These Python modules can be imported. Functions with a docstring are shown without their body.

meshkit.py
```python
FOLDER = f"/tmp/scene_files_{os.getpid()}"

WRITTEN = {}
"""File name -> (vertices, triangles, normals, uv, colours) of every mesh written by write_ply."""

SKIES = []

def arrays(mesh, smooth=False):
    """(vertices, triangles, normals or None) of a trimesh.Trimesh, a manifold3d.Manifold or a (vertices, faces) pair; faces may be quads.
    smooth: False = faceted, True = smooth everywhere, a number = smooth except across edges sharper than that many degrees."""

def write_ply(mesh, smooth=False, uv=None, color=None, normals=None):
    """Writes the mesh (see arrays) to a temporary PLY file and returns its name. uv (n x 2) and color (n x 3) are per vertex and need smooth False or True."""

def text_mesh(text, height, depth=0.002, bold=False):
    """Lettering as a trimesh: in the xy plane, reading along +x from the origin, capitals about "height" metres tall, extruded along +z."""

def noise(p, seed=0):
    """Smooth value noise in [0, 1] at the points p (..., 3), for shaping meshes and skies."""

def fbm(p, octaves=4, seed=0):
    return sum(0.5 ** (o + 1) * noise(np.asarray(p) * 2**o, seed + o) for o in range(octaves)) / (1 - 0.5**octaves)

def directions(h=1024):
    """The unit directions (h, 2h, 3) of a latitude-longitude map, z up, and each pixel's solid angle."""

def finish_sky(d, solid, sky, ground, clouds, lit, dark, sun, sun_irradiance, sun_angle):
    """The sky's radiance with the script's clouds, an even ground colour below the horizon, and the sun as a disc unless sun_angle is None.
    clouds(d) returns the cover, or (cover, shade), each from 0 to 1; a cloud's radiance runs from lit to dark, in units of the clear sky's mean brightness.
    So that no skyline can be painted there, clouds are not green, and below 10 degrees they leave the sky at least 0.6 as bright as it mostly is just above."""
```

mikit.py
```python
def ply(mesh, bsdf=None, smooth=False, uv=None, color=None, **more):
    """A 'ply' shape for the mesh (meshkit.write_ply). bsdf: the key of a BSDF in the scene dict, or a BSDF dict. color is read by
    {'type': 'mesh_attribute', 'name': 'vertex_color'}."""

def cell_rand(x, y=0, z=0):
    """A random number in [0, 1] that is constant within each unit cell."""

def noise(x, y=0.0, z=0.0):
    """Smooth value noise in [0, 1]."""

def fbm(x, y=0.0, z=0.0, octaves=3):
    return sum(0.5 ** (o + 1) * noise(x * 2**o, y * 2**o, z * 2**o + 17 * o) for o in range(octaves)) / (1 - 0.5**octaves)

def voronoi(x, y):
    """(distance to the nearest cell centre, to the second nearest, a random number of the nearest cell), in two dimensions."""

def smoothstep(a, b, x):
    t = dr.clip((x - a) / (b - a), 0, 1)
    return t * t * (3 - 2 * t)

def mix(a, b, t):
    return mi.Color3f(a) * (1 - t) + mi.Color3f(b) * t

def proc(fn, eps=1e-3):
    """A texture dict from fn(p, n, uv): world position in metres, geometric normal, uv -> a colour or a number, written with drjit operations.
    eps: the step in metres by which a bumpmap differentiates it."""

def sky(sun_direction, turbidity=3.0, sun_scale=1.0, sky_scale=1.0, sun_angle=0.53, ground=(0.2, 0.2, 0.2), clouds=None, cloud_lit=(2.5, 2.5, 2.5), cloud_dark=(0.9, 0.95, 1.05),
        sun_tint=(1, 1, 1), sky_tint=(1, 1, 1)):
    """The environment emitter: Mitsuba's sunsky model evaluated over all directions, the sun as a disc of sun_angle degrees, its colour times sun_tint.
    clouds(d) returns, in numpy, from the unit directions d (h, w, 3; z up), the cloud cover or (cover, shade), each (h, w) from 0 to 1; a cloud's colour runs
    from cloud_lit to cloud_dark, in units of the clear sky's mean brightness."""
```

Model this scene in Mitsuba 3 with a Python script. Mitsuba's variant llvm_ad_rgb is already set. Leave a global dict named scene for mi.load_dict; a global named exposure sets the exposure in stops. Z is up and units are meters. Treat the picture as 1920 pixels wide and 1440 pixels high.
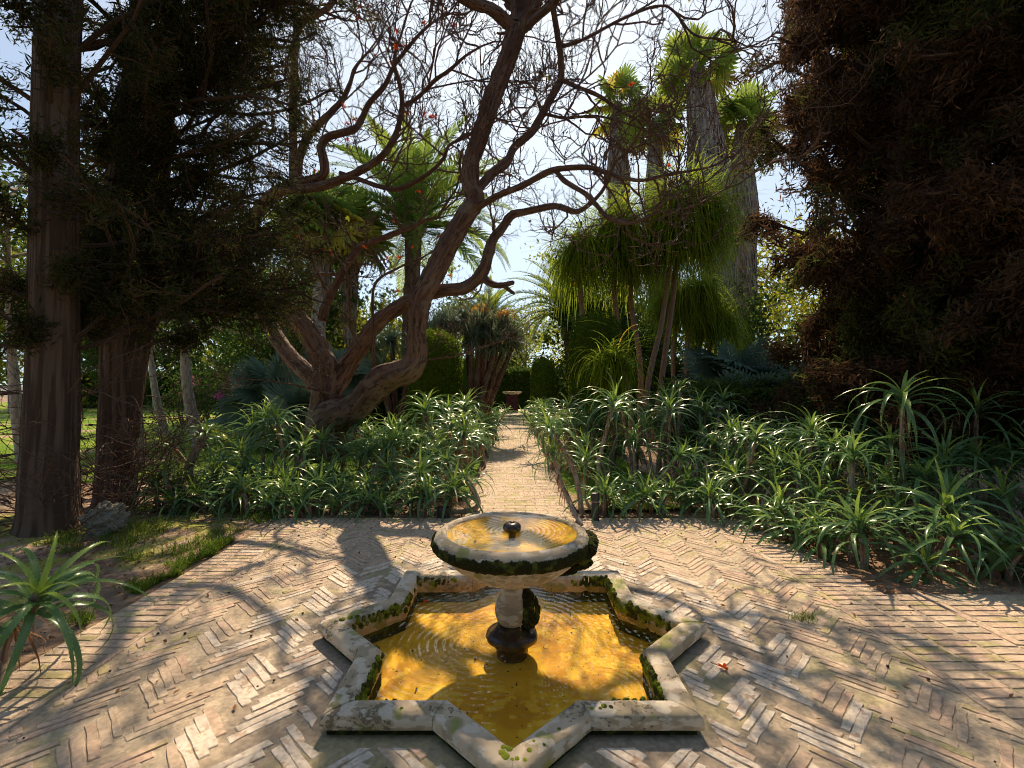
import math
import numpy as np
import trimesh
import shapely
import shapely.geometry as sg
import shapely.affinity as sa
import drjit as dr
import mitsuba as mi
import mikit
import meshkit
from mikit import proc, noise, fbm, voronoi, cell_rand, smoothstep, mix

T = mi.ScalarTransform4f
scene, labels = {}, {}

# ------------------------------------------------------------------ camera, sky, exposure
EYE, FOC, HZ = (0.0, -2.99, 1.56), 905.0, 723.0          # FOC and HZ in pixels of a 1920 wide picture
scene['camera'] = {
    'type': 'perspective', 'fov': math.degrees(2 * math.atan(960 / FOC)), 'fov_axis': 'x',
    'near_clip': 0.05, 'far_clip': 400.0,
    'to_world': T().look_at(origin=list(EYE), target=[0, 0, EYE[2] + 2.99 * 3.0 / FOC], up=[0, 0, 1])}
SUN_EL, SUN_AZ = math.radians(46.0), math.radians(2.6)
SUN = (math.sin(SUN_AZ) * math.cos(SUN_EL), math.cos(SUN_AZ) * math.cos(SUN_EL), math.sin(SUN_EL))


def veil(d):
    """Thin bright haze high in the air, thickest round the sun."""
    ang = np.degrees(np.arccos(np.clip(d @ np.array(SUN), -1, 1)))
    return 0.12 + 0.62 * np.exp(-(ang / 40.0) ** 2)


scene['daylight'] = mikit.sky(SUN, turbidity=3.0, sun_scale=1.25, sun_tint=(1.0, 0.95, 0.87), clouds=veil, cloud_lit=(2.9, 2.95, 2.95), sky_tint=(0.94, 1.03, 1.06))
exposure = 2.1


def at(u, v, Y):
    """World point that stands at depth Y (metres north) on the sight line through a place in the photograph: used to survey where things stand."""
    Z = Y - EYE[1]
    return np.array([(u - 960) / FOC * Z, Y, EYE[2] + (HZ - v) / FOC * Z])


# ------------------------------------------------------------------ small helpers
USED = {}


def num(name):
    k = USED.get(name, 0)
    USED[name] = k + 1
    return name if k == 0 else f'{name}_{k:03d}'


def tag(key, label=None, cat=None, group=None, kind=None):
    d = {}
    if label: d['label'] = label
    if cat: d['category'] = cat
    if group: d['group'] = group
    if kind: d['kind'] = kind
    labels[key] = d
    return key


def thing(name, label, cat, group=None):
    return tag(num(name), label, cat, group)


def put(key, mesh, mat, smooth=False, uv=None, kind=None, label=None):
    scene[key] = mikit.ply(mesh, mat, smooth=smooth, uv=uv)
    if kind or label:
        tag(key, label, None, None, kind)
    return key


def part(parent, name, mesh, mat, smooth=False, uv=None, kind=None, label=None):
    return put(num(parent + '__' + name), mesh, mat, smooth, uv, kind, label)


class MB:
    """Collects pieces (vertices, faces, uv) into one mesh."""

    def __init__(s):
        s.v, s.f, s.uv, s.n = [], [], [], 0

    def add(s, v, f, uv=None):
        v, f = np.asarray(v, float).reshape(-1, 3), np.asarray(f, int)
        if f.shape[1] == 4:
            f = np.vstack([f[:, [0, 1, 2]], f[:, [0, 2, 3]]])
        s.v.append(v); s.f.append(f + s.n)
        s.uv.append(np.zeros((len(v), 2)) if uv is None else np.asarray(uv, float).reshape(-1, 2))
        s.n += len(v)
        return s

    def tm(s, m, uv=None):
        return s.add(m.vertices, m.faces, None if uv is None else np.tile(uv, (len(m.vertices), 1)))

    def get(s):
        return (np.vstack(s.v), np.vstack(s.f)), np.vstack(s.uv)

    def put(s, parent, name, mat, smooth=False, kind=None, label=None):
        m, uv = s.get()
        return part(parent, name, m, mat, smooth, uv if smooth in (False, True) else None, kind, label)


def unit(a):
    a = np.asarray(a, float)
    return a / np.maximum(np.linalg.norm(a, axis=-1, keepdims=True), 1e-9)


def spline(pts, n):
    """Smooth curve through the points (any number of columns), n samples, Catmull-Rom."""
    p = np.asarray(pts, float)
    p = np.vstack([2 * p[0] - p[1], p, 2 * p[-1] - p[-2]])
    t = np.linspace(0, len(p) - 3 - 1e-6, n)
    i = t.astype(int); u = (t - i)[:, None]
    a, b, c, d = p[i], p[i + 1], p[i + 2], p[i + 3]
    return 0.5 * (2 * b + (c - a) * u + (2 * a - 5 * b + 4 * c - d) * u ** 2 + (3 * b - a - 3 * c + d) * u ** 3)


def tube(P, r, sides=6, lump=0.0, rng=None, cap=True, lobes=0.0, knob=0.0):
    """Tube along the points with radii r. uv = (metres along, angle / 2 pi)."""
    P = np.asarray(P, float); n = len(P)
    r = np.broadcast_to(np.asarray(r, float), (n,))
    t = unit(np.gradient(P, axis=0))
    ref = np.array([0.0, 0, 1]) if abs(t[0, 2]) < 0.9 else np.array([1.0, 0, 0])
    A = np.zeros((n, 3)); a = ref
    for k in range(n):
        a = a - t[k] * (a @ t[k]); a = a / (np.linalg.norm(a) + 1e-12); A[k] = a
    B = np.cross(t, A)
    th = np.arange(sides) * 2 * np.pi / sides
    R = r[:, None] * np.ones(sides)
    if lump:
        R = R * (1 + lump * (rng.random((n, sides)) - 0.5) * 2)
    if lobes:
        R = R * (1 + lobes * np.cos(5 * th + 1.3)[None] + 0.6 * lobes * np.cos(3 * th + np.linspace(0, 2, n)[:, None]))
    O = np.cos(th)[None, :, None] * A[:, None] + np.sin(th)[None, :, None] * B[:, None]
    if knob:
        R = R * (1 + knob * (meshkit.fbm((P[:, None] + R[..., None] * O).reshape(-1, 3) * 6 + 3, 4).reshape(R.shape) - 0.5) * 2)
    V = P[:, None] + R[..., None] * O
    L = np.r_[0, np.cumsum(np.linalg.norm(np.diff(P, axis=0), axis=1))]
    uv = np.stack([np.repeat(L, sides), np.tile(th / 2 / np.pi, n)], 1)
    i = np.arange(n - 1)[:, None] * sides; j = np.arange(sides)[None]; j2 = (j + 1) % sides
    q = np.stack([i + j, i + j2, i + sides + j2, i + sides + j], -1).reshape(-1, 4)
    f = np.vstack([q[:, [0, 1, 2]], q[:, [0, 2, 3]]])
    V = V.reshape(-1, 3)
    if cap:
        V = np.vstack([V, P[0] - t[0] * r[0] * 0.3, P[-1] + t[-1] * r[-1] * 0.6]); m = n * sides
        uv = np.vstack([uv, [[0, 0], [L[-1], 0]]])
        k = np.arange(sides); k2 = (k + 1) % sides
        f = np.vstack([f, np.stack([k2, k, k * 0 + m], 1), np.stack([(n - 1) * sides + k, (n - 1) * sides + k2, k * 0 + m + 1], 1)])
    return V, f, uv


def arc(B, az, e0, e1, L, S, k=1.0, sway=0.0, rng=None):
    """N curves of S points from B: heading az, elevation going from e0 to e1. Returns points (N,S,3) and side vectors (N,S,3)."""
    B = np.atleast_2d(B); N = max(len(B), np.size(az), np.size(L))
    g = lambda x: np.broadcast_to(np.asarray(x, float), (N,))  # noqa: E731
    az, e0, e1, L = g(az), g(e0), g(e1), g(L)
    s = np.linspace(0, 1, S)[None] ** k
    el = e0[:, None] + (e1 - e0)[:, None] * s
    a = np.repeat(az[:, None], S, 1)
    if sway and rng is not None:
        a = a + sway * rng.normal(size=(N, 1)) * s
    d = np.stack([np.cos(a) * np.cos(el), np.sin(a) * np.cos(el), np.sin(el)], -1) * (L[:, None, None] / (S - 1))
    P = np.concatenate([np.zeros((N, 1, 3)), np.cumsum(d[:, :-1], 1)], 1) + np.broadcast_to(B, (N, 3))[:, None]
    return P, np.stack([-np.sin(a), np.cos(a), 0 * a], -1)


def strips(P, W, side, v=None, fold=0.0, taper=None):
    """N flat or folded strips along P (N,S,3) with half widths W (N,S). uv = (0..1 along, v)."""
    N, S, _ = P.shape
    W = np.broadcast_to(W, (N, S))[..., None]
    v = np.zeros(N) if v is None else np.broadcast_to(v, (N,))
    u = np.linspace(0, 1, S)
    if fold:
        nrm = unit(np.cross(np.gradient(P, axis=1), side))
        nrm = nrm * np.where(nrm[..., 2:] < 0, 1, 1)
        V = np.stack([P - side * W + nrm * W * fold, P, P + side * W + nrm * W * fold], 2); c = 3
    else:
        V = np.stack([P - side * W, P + side * W], 2); c = 2
    uv = np.stack(np.broadcast_arrays(u[None, :, None], v[:, None, None], )[:2], -1)
    uv = np.broadcast_to(uv, (N, S, 1, 2)).repeat(c, 2)
    base = (np.arange(N) * S * c)[:, None, None] + (np.arange(S - 1) * c)[None, :, None] + np.arange(c - 1)[None, None]
    q = np.stack([base, base + 1, base + c + 1, base + c], -1).reshape(-1, 4)
    return V.reshape(-1, 3), np.vstack([q[:, [0, 1, 2]], q[:, [0, 2, 3]]]), uv.reshape(-1, 2)


def leaves(C, size, rng, aspect=0.45, v=None, up=None):
    """Diamond leaves with a crease, at the points C, sizes size; random facing."""
    N = len(C)
    d = unit(rng.normal(size=(N, 3)) + (0 if up is None else up))
    s = unit(np.cross(d, rng.normal(size=(N, 3)))); n = np.cross(d, s)
    size = np.broadcast_to(size, (N,))[:, None]
    V = np.stack([C - d * size * 0.5, C + s * size * aspect * 0.5 + n * size * 0.08, C + d * size * 0.5, C - s * size * aspect * 0.5 + n * size * 0.08], 1)
    uv = np.stack([np.tile([0.0, 0.5, 1.0, 0.5], (N, 1)), np.repeat((rng.random(N) if v is None else v)[:, None], 4, 1)], -1)
    b = np.arange(N)[:, None] * 4
    return V.reshape(-1, 3), np.vstack([b + [0, 1, 2], b + [0, 2, 3]]), uv.reshape(-1, 2)


def lathe(prof, n=64, wob=None):
    """Turned solid from (radius, height) points; wob(theta, k) gives a radius factor."""
    p = np.asarray(prof, float); th = np.arange(n) * 2 * np.pi / n
    R = np.repeat(p[:, :1], n, 1)
    if wob is not None:
        R = R * wob(th[None], np.arange(len(p))[:, None])
    V = np.stack([R * np.cos(th), R * np.sin(th), np.repeat(p[:, 1:], n, 1)], -1).reshape(-1, 3)
    i = np.arange(len(p) - 1)[:, None] * n; j = np.arange(n)[None]; j2 = (j + 1) % n
    q = np.stack([i + j, i + j2, i + n + j2, i + n + j], -1).reshape(-1, 4)
    return V, np.vstack([q[:, [0, 1, 2]], q[:, [0, 2, 3]]])


def prism(poly, z0, z1, bevel=0.0):
    """Upright prism of a shapely polygon, its top edge bevelled. Convex or mildly concave outlines without holes."""
    p = np.array(shapely.geometry.polygon.orient(poly).exterior.coords)[:-1]
    n = len(p); c = p.mean(0)
    rings = [np.c_[p, np.full(n, z0)], np.c_[p, np.full(n, z1 - bevel)]]
    if bevel:
        d = c - p; d = d / np.maximum(np.linalg.norm(d, axis=1, keepdims=True), 1e-6)
        rings.append(np.c_[p + d * bevel * 1.2, np.full(n, z1)])
    k = len(rings); V = np.vstack(rings + [np.r_[c, z1]])
    i = np.arange(k - 1)[:, None] * n; j = np.arange(n)[None]; j2 = (j + 1) % n
    q = np.stack([i + j, i + j2, i + n + j2, i + n + j], -1).reshape(-1, 4)
    t = np.stack([(k - 1) * n + np.arange(n), (k - 1) * n + (np.arange(n) + 1) % n, np.full(n, k * n)], 1)
    return V, np.vstack([q[:, [0, 1, 2]], q[:, [0, 2, 3]], t])


def blob(c, r, rng, amp=0.25, sub=2, scale=3.0):
    m = trimesh.creation.icosphere(subdivisions=sub)
    v = m.vertices.copy()
    k = meshkit.fbm(v * scale + rng.random(3) * 50, 3)
    v = v * (1 - amp + 2 * amp * k)[:, None]
    return v * np.asarray(r) + np.asarray(c), m.faces


# ------------------------------------------------------------------ materials
def bs(key, d):
    scene[key] = d
    return key


def rgb(*c):
    return {'type': 'rgb', 'value': list(c)}


def solid(key, fn, rough=0.8, spec=0.3, bump=None, bscale=1.0, eps=2e-3, **more):
    d = {'type': 'principled', 'base_color': proc(fn) if callable(fn) else rgb(*fn), 'roughness': rough, 'specular': spec, **more}
    if bump is not None:
        d = {'type': 'bumpmap', 'arbitrary': proc(bump, eps), 'scale': bscale, 'bsdf': d}
    return bs(key, {'type': 'twosided', 'bsdf': d})


def leafy(key, fn, trans=0.9, rough=0.45, **more):
    return bs(key, {'type': 'principledthin', 'base_color': proc(fn) if callable(fn) else rgb(*fn), 'roughness': rough, 'diff_trans': trans, 'spec_trans': 0.0, 'eta': 1.4, **more})


def f_brick(p, n, uv):
    # uv.x: tone of the brick, uv.y: 0 plain, 1 limed (white crust), 2 olive with algae
    g = fbm(p.x * 14, p.y * 14, 3.0); h = noise(p.x * 70, p.y * 70)
    c = mix(mix((0.46, 0.32, 0.235), (0.46, 0.37, 0.275), uv.x), (0.36, 0.275, 0.20), smoothstep(0.52, 0.72, g) * 0.8)
    c = mix(c, (0.56, 0.49, 0.41), smoothstep(0.30, 0.42, fbm(p.x * 30, p.y * 30, 9.0) + 0.1 * h) * dr.select(dr.abs(uv.y - 1.0) < 0.3, 0.95, 0.05))
    c = mix(c, (0.30, 0.28, 0.10), smoothstep(0.42, 0.6, fbm(p.x * 9, p.y * 9, 5.0)) * dr.select(uv.y > 1.5, 0.6, 0.06))
    return c * (0.82 + 0.36 * h)


def f_mortar(p, n, uv):
    g = fbm(p.x * 5, p.y * 5); h = fbm(p.x * 60, p.y * 60, 2.0, octaves=2)
    c = mix((0.42, 0.345, 0.25), (0.36, 0.29, 0.21), smoothstep(0.35, 0.65, g))
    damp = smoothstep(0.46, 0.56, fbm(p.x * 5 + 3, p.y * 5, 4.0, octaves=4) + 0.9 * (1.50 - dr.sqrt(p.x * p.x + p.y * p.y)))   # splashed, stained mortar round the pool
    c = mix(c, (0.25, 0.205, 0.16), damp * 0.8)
    c = mix(c, (0.36, 0.33, 0.14), smoothstep(0.55, 0.7, fbm(p.x * 3 + 9, p.y * 3, 7.0)) * 0.4)
    return c * (0.7 + 0.6 * h)


def b_grit(p, n, uv):
    return fbm(p.x * 45, p.y * 45, p.z * 45, octaves=3)


def f_stone(p, n, uv):
    g = fbm(p.x * 6, p.y * 6, p.z * 6); h = fbm(p.x * 40, p.y * 40, p.z * 40, octaves=2)
    c = mix((0.52, 0.43, 0.31), (0.40, 0.32, 0.22), smoothstep(0.4, 0.65, g))
    c = mix(c, (0.30, 0.25, 0.16), smoothstep(0.50, 0.62, fbm(p.x * 11, p.y * 11, p.z * 11 + 4)) * 0.7)
    c = mix(c, (0.13, 0.11, 0.07), smoothstep(0.60, 0.70, fbm(p.x * 70, p.y * 70, p.z * 70, octaves=4) + 1.3 * (fbm(p.x * 5 + 7, p.y * 5, p.z * 5) - 0.58)) * 0.8)
    c = mix(c, (0.62, 0.56, 0.46), smoothstep(0.52, 0.60, fbm(p.x * 16 + 2, p.y * 16, p.z * 30, octaves=4)) * 0.7)
    c = mix(c, (0.22, 0.24, 0.05), smoothstep(0.60, 0.68, fbm(p.x * 8 + 3, p.y * 8, p.z * 8, octaves=4)) * 0.75)
    return c


def f_moss(p, n, uv):
    g = fbm(p.x * 20, p.y * 20, p.z * 20)
    return mix((0.055, 0.06, 0.012), (0.20, 0.24, 0.02), smoothstep(0.42, 0.66, g))


def f_darkmoss(p, n, uv):
    g = fbm(p.x * 25, p.y * 25, p.z * 25)
    return mix((0.026, 0.026, 0.009), (0.085, 0.10, 0.018), smoothstep(0.48, 0.75, g))


def b_moss(p, n, uv):
    return fbm(p.x * 60, p.y * 60, p.z * 60, octaves=3)


def f_wet(p, n, uv):
    return mix((0.035, 0.024, 0.014), (0.12, 0.075, 0.035), smoothstep(0.45, 0.7, fbm(p.x * 14, p.y * 14, p.z * 14)))


def f_pool(p, n, uv):
    g = fbm(p.x * 4, p.y * 4); h = fbm(p.x * 18, p.y * 18, 3.0)
    c = mix((0.66, 0.37, 0.012), (0.52, 0.25, 0.008), smoothstep(0.4, 0.7, g))
    c = mix(c, (0.74, 0.48, 0.03), smoothstep(0.52, 0.66, h) * 0.7)
    c = mix(c, (0.05, 0.03, 0.01), smoothstep(0.93, 0.96, noise(p.x * 40, p.y * 40, 5.0)))
    return c


def f_dirt(p, n, uv):
    g = fbm(p.x * 2.2, p.y * 2.2); h = fbm(p.x * 25, p.y * 25, 2.0)
    c = mix((0.20, 0.135, 0.09), (0.36, 0.265, 0.18), smoothstep(0.35, 0.65, g)) * (0.55 + 0.9 * h)
    m = smoothstep(0.50, 0.62, fbm(p.x * 1.7 + 4, p.y * 1.7 + 2, 6.0, octaves=4)) * smoothstep(-3.0, -3.4, p.x) * smoothstep(3.2, 2.4, p.y)
    return mix(c, (0.24, 0.25, 0.05), m * 0.85)


def f_lawn(p, n, uv):
    g = fbm(p.x * 1.1, p.y * 1.1); h = fbm(p.x * 18, p.y * 18, 2.0)
    c = mix((0.10, 0.17, 0.015), (0.19, 0.25, 0.03), smoothstep(0.35, 0.65, g))
    c = mix(c, (0.30, 0.22, 0.13), smoothstep(0.60, 0.66, fbm(p.x * 0.7, p.y * 0.9, 3.0, octaves=4)))
    return c * (0.6 + 0.8 * h)


def f_bark(p, n, uv):
    s = fbm(uv.x * 2.5, uv.y * 26, 1.0); g = fbm(p.x * 5, p.y * 5, p.z * 5)
    c = mix((0.12, 0.065, 0.045), (0.21, 0.125, 0.085), smoothstep(0.35, 0.65, s))
    c = mix(c, (0.24, 0.18, 0.13), smoothstep(0.52, 0.68, g) * 0.6)
    return c * (1 - 0.6 * smoothstep(0.60, 0.70, fbm(uv.x * 9, uv.y * 50, 4.0)))


def b_bark(p, n, uv):
    return fbm(uv.x * 5, uv.y * 22, 1.0, octaves=3)


def f_cbark(p, n, uv):
    s = fbm(uv.x * 1.5, uv.y * 40, 1.0)
    return mix((0.085, 0.058, 0.044), (0.16, 0.112, 0.085), smoothstep(0.35, 0.65, s))


def b_cbark(p, n, uv):
    return fbm(uv.x * 1.6, uv.y * 44, 1.0, octaves=3)


def f_grey(p, n, uv):
    s = fbm(uv.x * 9, uv.y * 9, 1.0)
    return mix((0.24, 0.19, 0.15), (0.38, 0.32, 0.26), smoothstep(0.35, 0.65, s))


def two(c0, c1, c2=None, at2=0.85):
    def fn(p, n, uv):
        c = mix(c0, c1, uv.y)
        return c if c2 is None else mix(c, c2, smoothstep(at2, 1.0, uv.y))
    return fn


def f_shaggy(p, n, uv):
    g = fbm(p.x * 1.7, p.y * 1.7, p.z * 1.7)
    c = mix((0.062, 0.038, 0.024), (0.15, 0.085, 0.048), uv.y)
    c = mix(c, (0.30, 0.175, 0.095), smoothstep(0.82, 1.0, uv.y) * smoothstep(0.4, 0.6, g))
    return mix(c, (0.10, 0.115, 0.032), smoothstep(0.54, 0.62, fbm(p.x * 1.3 + 9, p.y * 1.3, p.z * 1.3)) * smoothstep(0.2, 0.5, uv.y))


def f_aloe(p, n, uv):
    c = mix((0.40, 0.54, 0.07), (0.10, 0.20, 0.085), smoothstep(0.0, 0.45, uv.y))
    c = mix(c, (0.14, 0.25, 0.07), fbm(p.x * 6, p.y * 6, p.z * 6) * 0.6)
    return mix(c, (0.42, 0.22, 0.05), smoothstep(0.955, 1.0, uv.x) * 0.8)


solid('mat_brick', f_brick, 0.85, 0.25, b_grit, 0.004)
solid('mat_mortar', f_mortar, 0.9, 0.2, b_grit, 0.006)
solid('mat_stone', f_stone, 0.8, 0.3, b_grit, 0.006)
solid('mat_moss', f_moss, 0.95, 0.1, b_moss, 0.008)
solid('mat_dark_moss', f_darkmoss, 0.95, 0.1, b_moss, 0.008)
solid('mat_pool', f_pool, 0.8, 0.2)
solid('mat_dirt', f_dirt, 0.95, 0.1, b_grit, 0.02, 4e-3)
solid('mat_lawn', f_lawn, 0.9, 0.1)
solid('mat_bark', f_bark, 0.8, 0.25, b_bark, 0.035)
solid('mat_conifer_bark', f_cbark, 0.95, 0.05, b_cbark, 0.04)
solid('mat_grey', f_grey, 0.9, 0.15)
solid('mat_brown_stem', (0.30, 0.19, 0.13), 0.85, 0.2)
solid('mat_bronze', (0.035, 0.028, 0.02), 0.25, 0.6)
solid('mat_dark_metal', (0.035, 0.035, 0.035), 0.55, 0.4)
solid('mat_wet_stone', f_wet, 0.3, 0.5, b_moss, 0.004)
solid('mat_maroon', (0.06, 0.015, 0.018), 0.7, 0.3)
solid('mat_twig', (0.13, 0.08, 0.06), 0.8, 0.2)
solid('mat_pod', (0.05, 0.035, 0.03), 0.7, 0.2)
solid('mat_rock', (0.24, 0.23, 0.18), 0.9, 0.2, b_grit, 0.02)
bs('mat_aloe', {'type': 'blendbsdf', 'weight': 0.5,
                'a': {'type': 'principledthin', 'base_color': proc(f_aloe), 'roughness': 0.3, 'diff_trans': 1.1, 'spec_trans': 0.0, 'eta': 1.4},
                'b': {'type': 'twosided', 'bsdf': {'type': 'principled', 'base_color': proc(f_aloe), 'roughness': 0.26, 'specular': 0.55}}})
leafy('mat_dead', two((0.30, 0.17, 0.10), (0.20, 0.10, 0.06)), 0.6, 0.7)
leafy('mat_grass', two((0.08, 0.17, 0.02), (0.20, 0.30, 0.03), (0.34, 0.28, 0.12), 0.85), 1.0, 0.5)
leafy('mat_conifer', two((0.042, 0.052, 0.02), (0.085, 0.095, 0.03), (0.13, 0.075, 0.04), 0.5), 0.8, 0.6)
leafy('mat_brown_conifer', f_shaggy, 0.8, 0.6)
leafy('mat_palm', two((0.11, 0.18, 0.03), (0.28, 0.34, 0.05), (0.42, 0.27, 0.03), 0.9), 1.25, 0.4)
leafy('mat_blue_palm', two((0.10, 0.16, 0.11), (0.20, 0.27, 0.19)), 0.5, 0.4)
leafy('mat_skirt', two((0.19, 0.13, 0.09), (0.40, 0.33, 0.26)), 0.4, 0.8)
leafy('mat_pony', two((0.10, 0.17, 0.014), (0.34, 0.42, 0.045), (0.34, 0.18, 0.02), 0.94), 1.3, 0.35)
leafy('mat_dragon', two((0.11, 0.16, 0.09), (0.26, 0.31, 0.20)), 0.6, 0.35)
leafy('mat_topiary', two((0.05, 0.09, 0.015), (0.16, 0.22, 0.02)), 1.0, 0.5)
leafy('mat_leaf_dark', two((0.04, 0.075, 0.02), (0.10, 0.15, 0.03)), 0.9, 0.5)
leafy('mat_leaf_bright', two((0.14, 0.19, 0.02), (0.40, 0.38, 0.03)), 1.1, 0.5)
leafy('mat_flower', two((0.55, 0.05, 0.015), (0.75, 0.14, 0.02)), 0.8, 0.5)
leafy('mat_magenta', two((0.55, 0.05, 0.33), (0.70, 0.12, 0.45)), 0.9, 0.5)
leafy('mat_orange', two((0.60, 0.28, 0.03), (0.70, 0.38, 0.05)), 0.7, 0.6)
bs('mat_water', {'type': 'thindielectric', 'int_ior': 1.33, 'ext_ior': 1.0})
bs('mat_drop', {'type': 'dielectric', 'int_ior': 1.33, 'ext_ior': 1.0})

# ------------------------------------------------------------------ the setting: ground, lawn, paving
R = 1.2                                                   # radius of the star fountain
HALF = 2.28                                               # half side of the woven brick square
PX0, PX1 = -0.50, 0.66                                    # sides of the brick path


def ring_pts(r_out):
    p = []
    for k in range(8):
        a = k * math.pi / 4 - math.pi / 2
        p.append((r_out * math.cos(a), r_out * math.sin(a)))
        b = a + math.pi / 8
        p.append((0.76537 * r_out * math.cos(b), 0.76537 * r_out * math.sin(b)))
    return p


STAR = sg.Polygon(ring_pts(R))
CURB_W = 0.125
STAR_IN = STAR.buffer(-CURB_W, join_style=2, mitre_limit=10)


def sheet(poly, z, step=None):
    m = trimesh.creation.extrude_polygon(poly, 0.001)
    v, f = np.array(m.vertices), np.array(m.faces)
    top = (v[f][:, :, 2] > 0.0005).all(1)
    v[:, 2] = z
    return v, f[top]


rng = np.random.default_rng(11)
xs = np.unique(np.round(np.r_[np.linspace(-70, -9, 30), np.linspace(-9, -2.74, 90), np.linspace(-2.74, 9, 90), np.linspace(9, 70, 30)], 3))
ys = np.unique(np.round(np.r_[np.linspace(-14, -2, 20), np.linspace(-2, 7, 120), np.linspace(7, 30, 60), np.linspace(30, 130, 25)], 3))
gx, gy = np.meshgrid(xs, ys)
paved = ((np.abs(gx) < 2.72) & (gy < 2.70)) | ((gx > -0.52) & (gx < 0.68) & (gy < 26) & (gy > 0)) | ((gx > 2.6) & (gy < 0.62))
edge = np.hypot(gx, gy)
gz = -0.012 + 0.05 * (meshkit.fbm(np.stack([gx * 1.3, gy * 1.3, 0 * gx], -1).reshape(-1, 3), 4).reshape(gx.shape) - 0.5) + 0.02 * (meshkit.fbm(np.stack([gx * 7, gy * 7, 0 * gx], -1).reshape(-1, 3), 2).reshape(gx.shape) - 0.5)
bank = np.clip((-2.9 - gx) / 2.5, 0, 1) * np.clip((gy + 0.5) / 2.5, 0, 1) * np.clip((6 - gy) / 2, 0, 1)
gz = np.where(paved, -0.30, gz + 0.07 * bank)
gi = np.arange(gx.size).reshape(gx.shape)
gq = np.stack([gi[:-1, :-1], gi[:-1, 1:], gi[1:, 1:], gi[1:, :-1]], -1).reshape(-1, 4)
mid = np.stack([gx, gy], -1).reshape(-1, 2)[gq].mean(1)
gq = gq[~((np.abs(mid[:, 0]) < 1.6) & (np.abs(mid[:, 1]) < 1.6))]
put(num('ground'), (np.stack([gx, gy, gz], -1).reshape(-1, 3), gq), 'mat_dirt', True)
tag('ground', 'bare brown soil with moss patches and litter under the trees', None, None, 'structure')


def ground_z(x, y):
    x, y = np.asarray(x, float), np.asarray(y, float)
    ix, iy = np.clip(np.searchsorted(xs, x), 1, len(xs) - 1), np.clip(np.searchsorted(ys, y), 1, len(ys) - 1)
    return gz[iy, ix]


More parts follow.
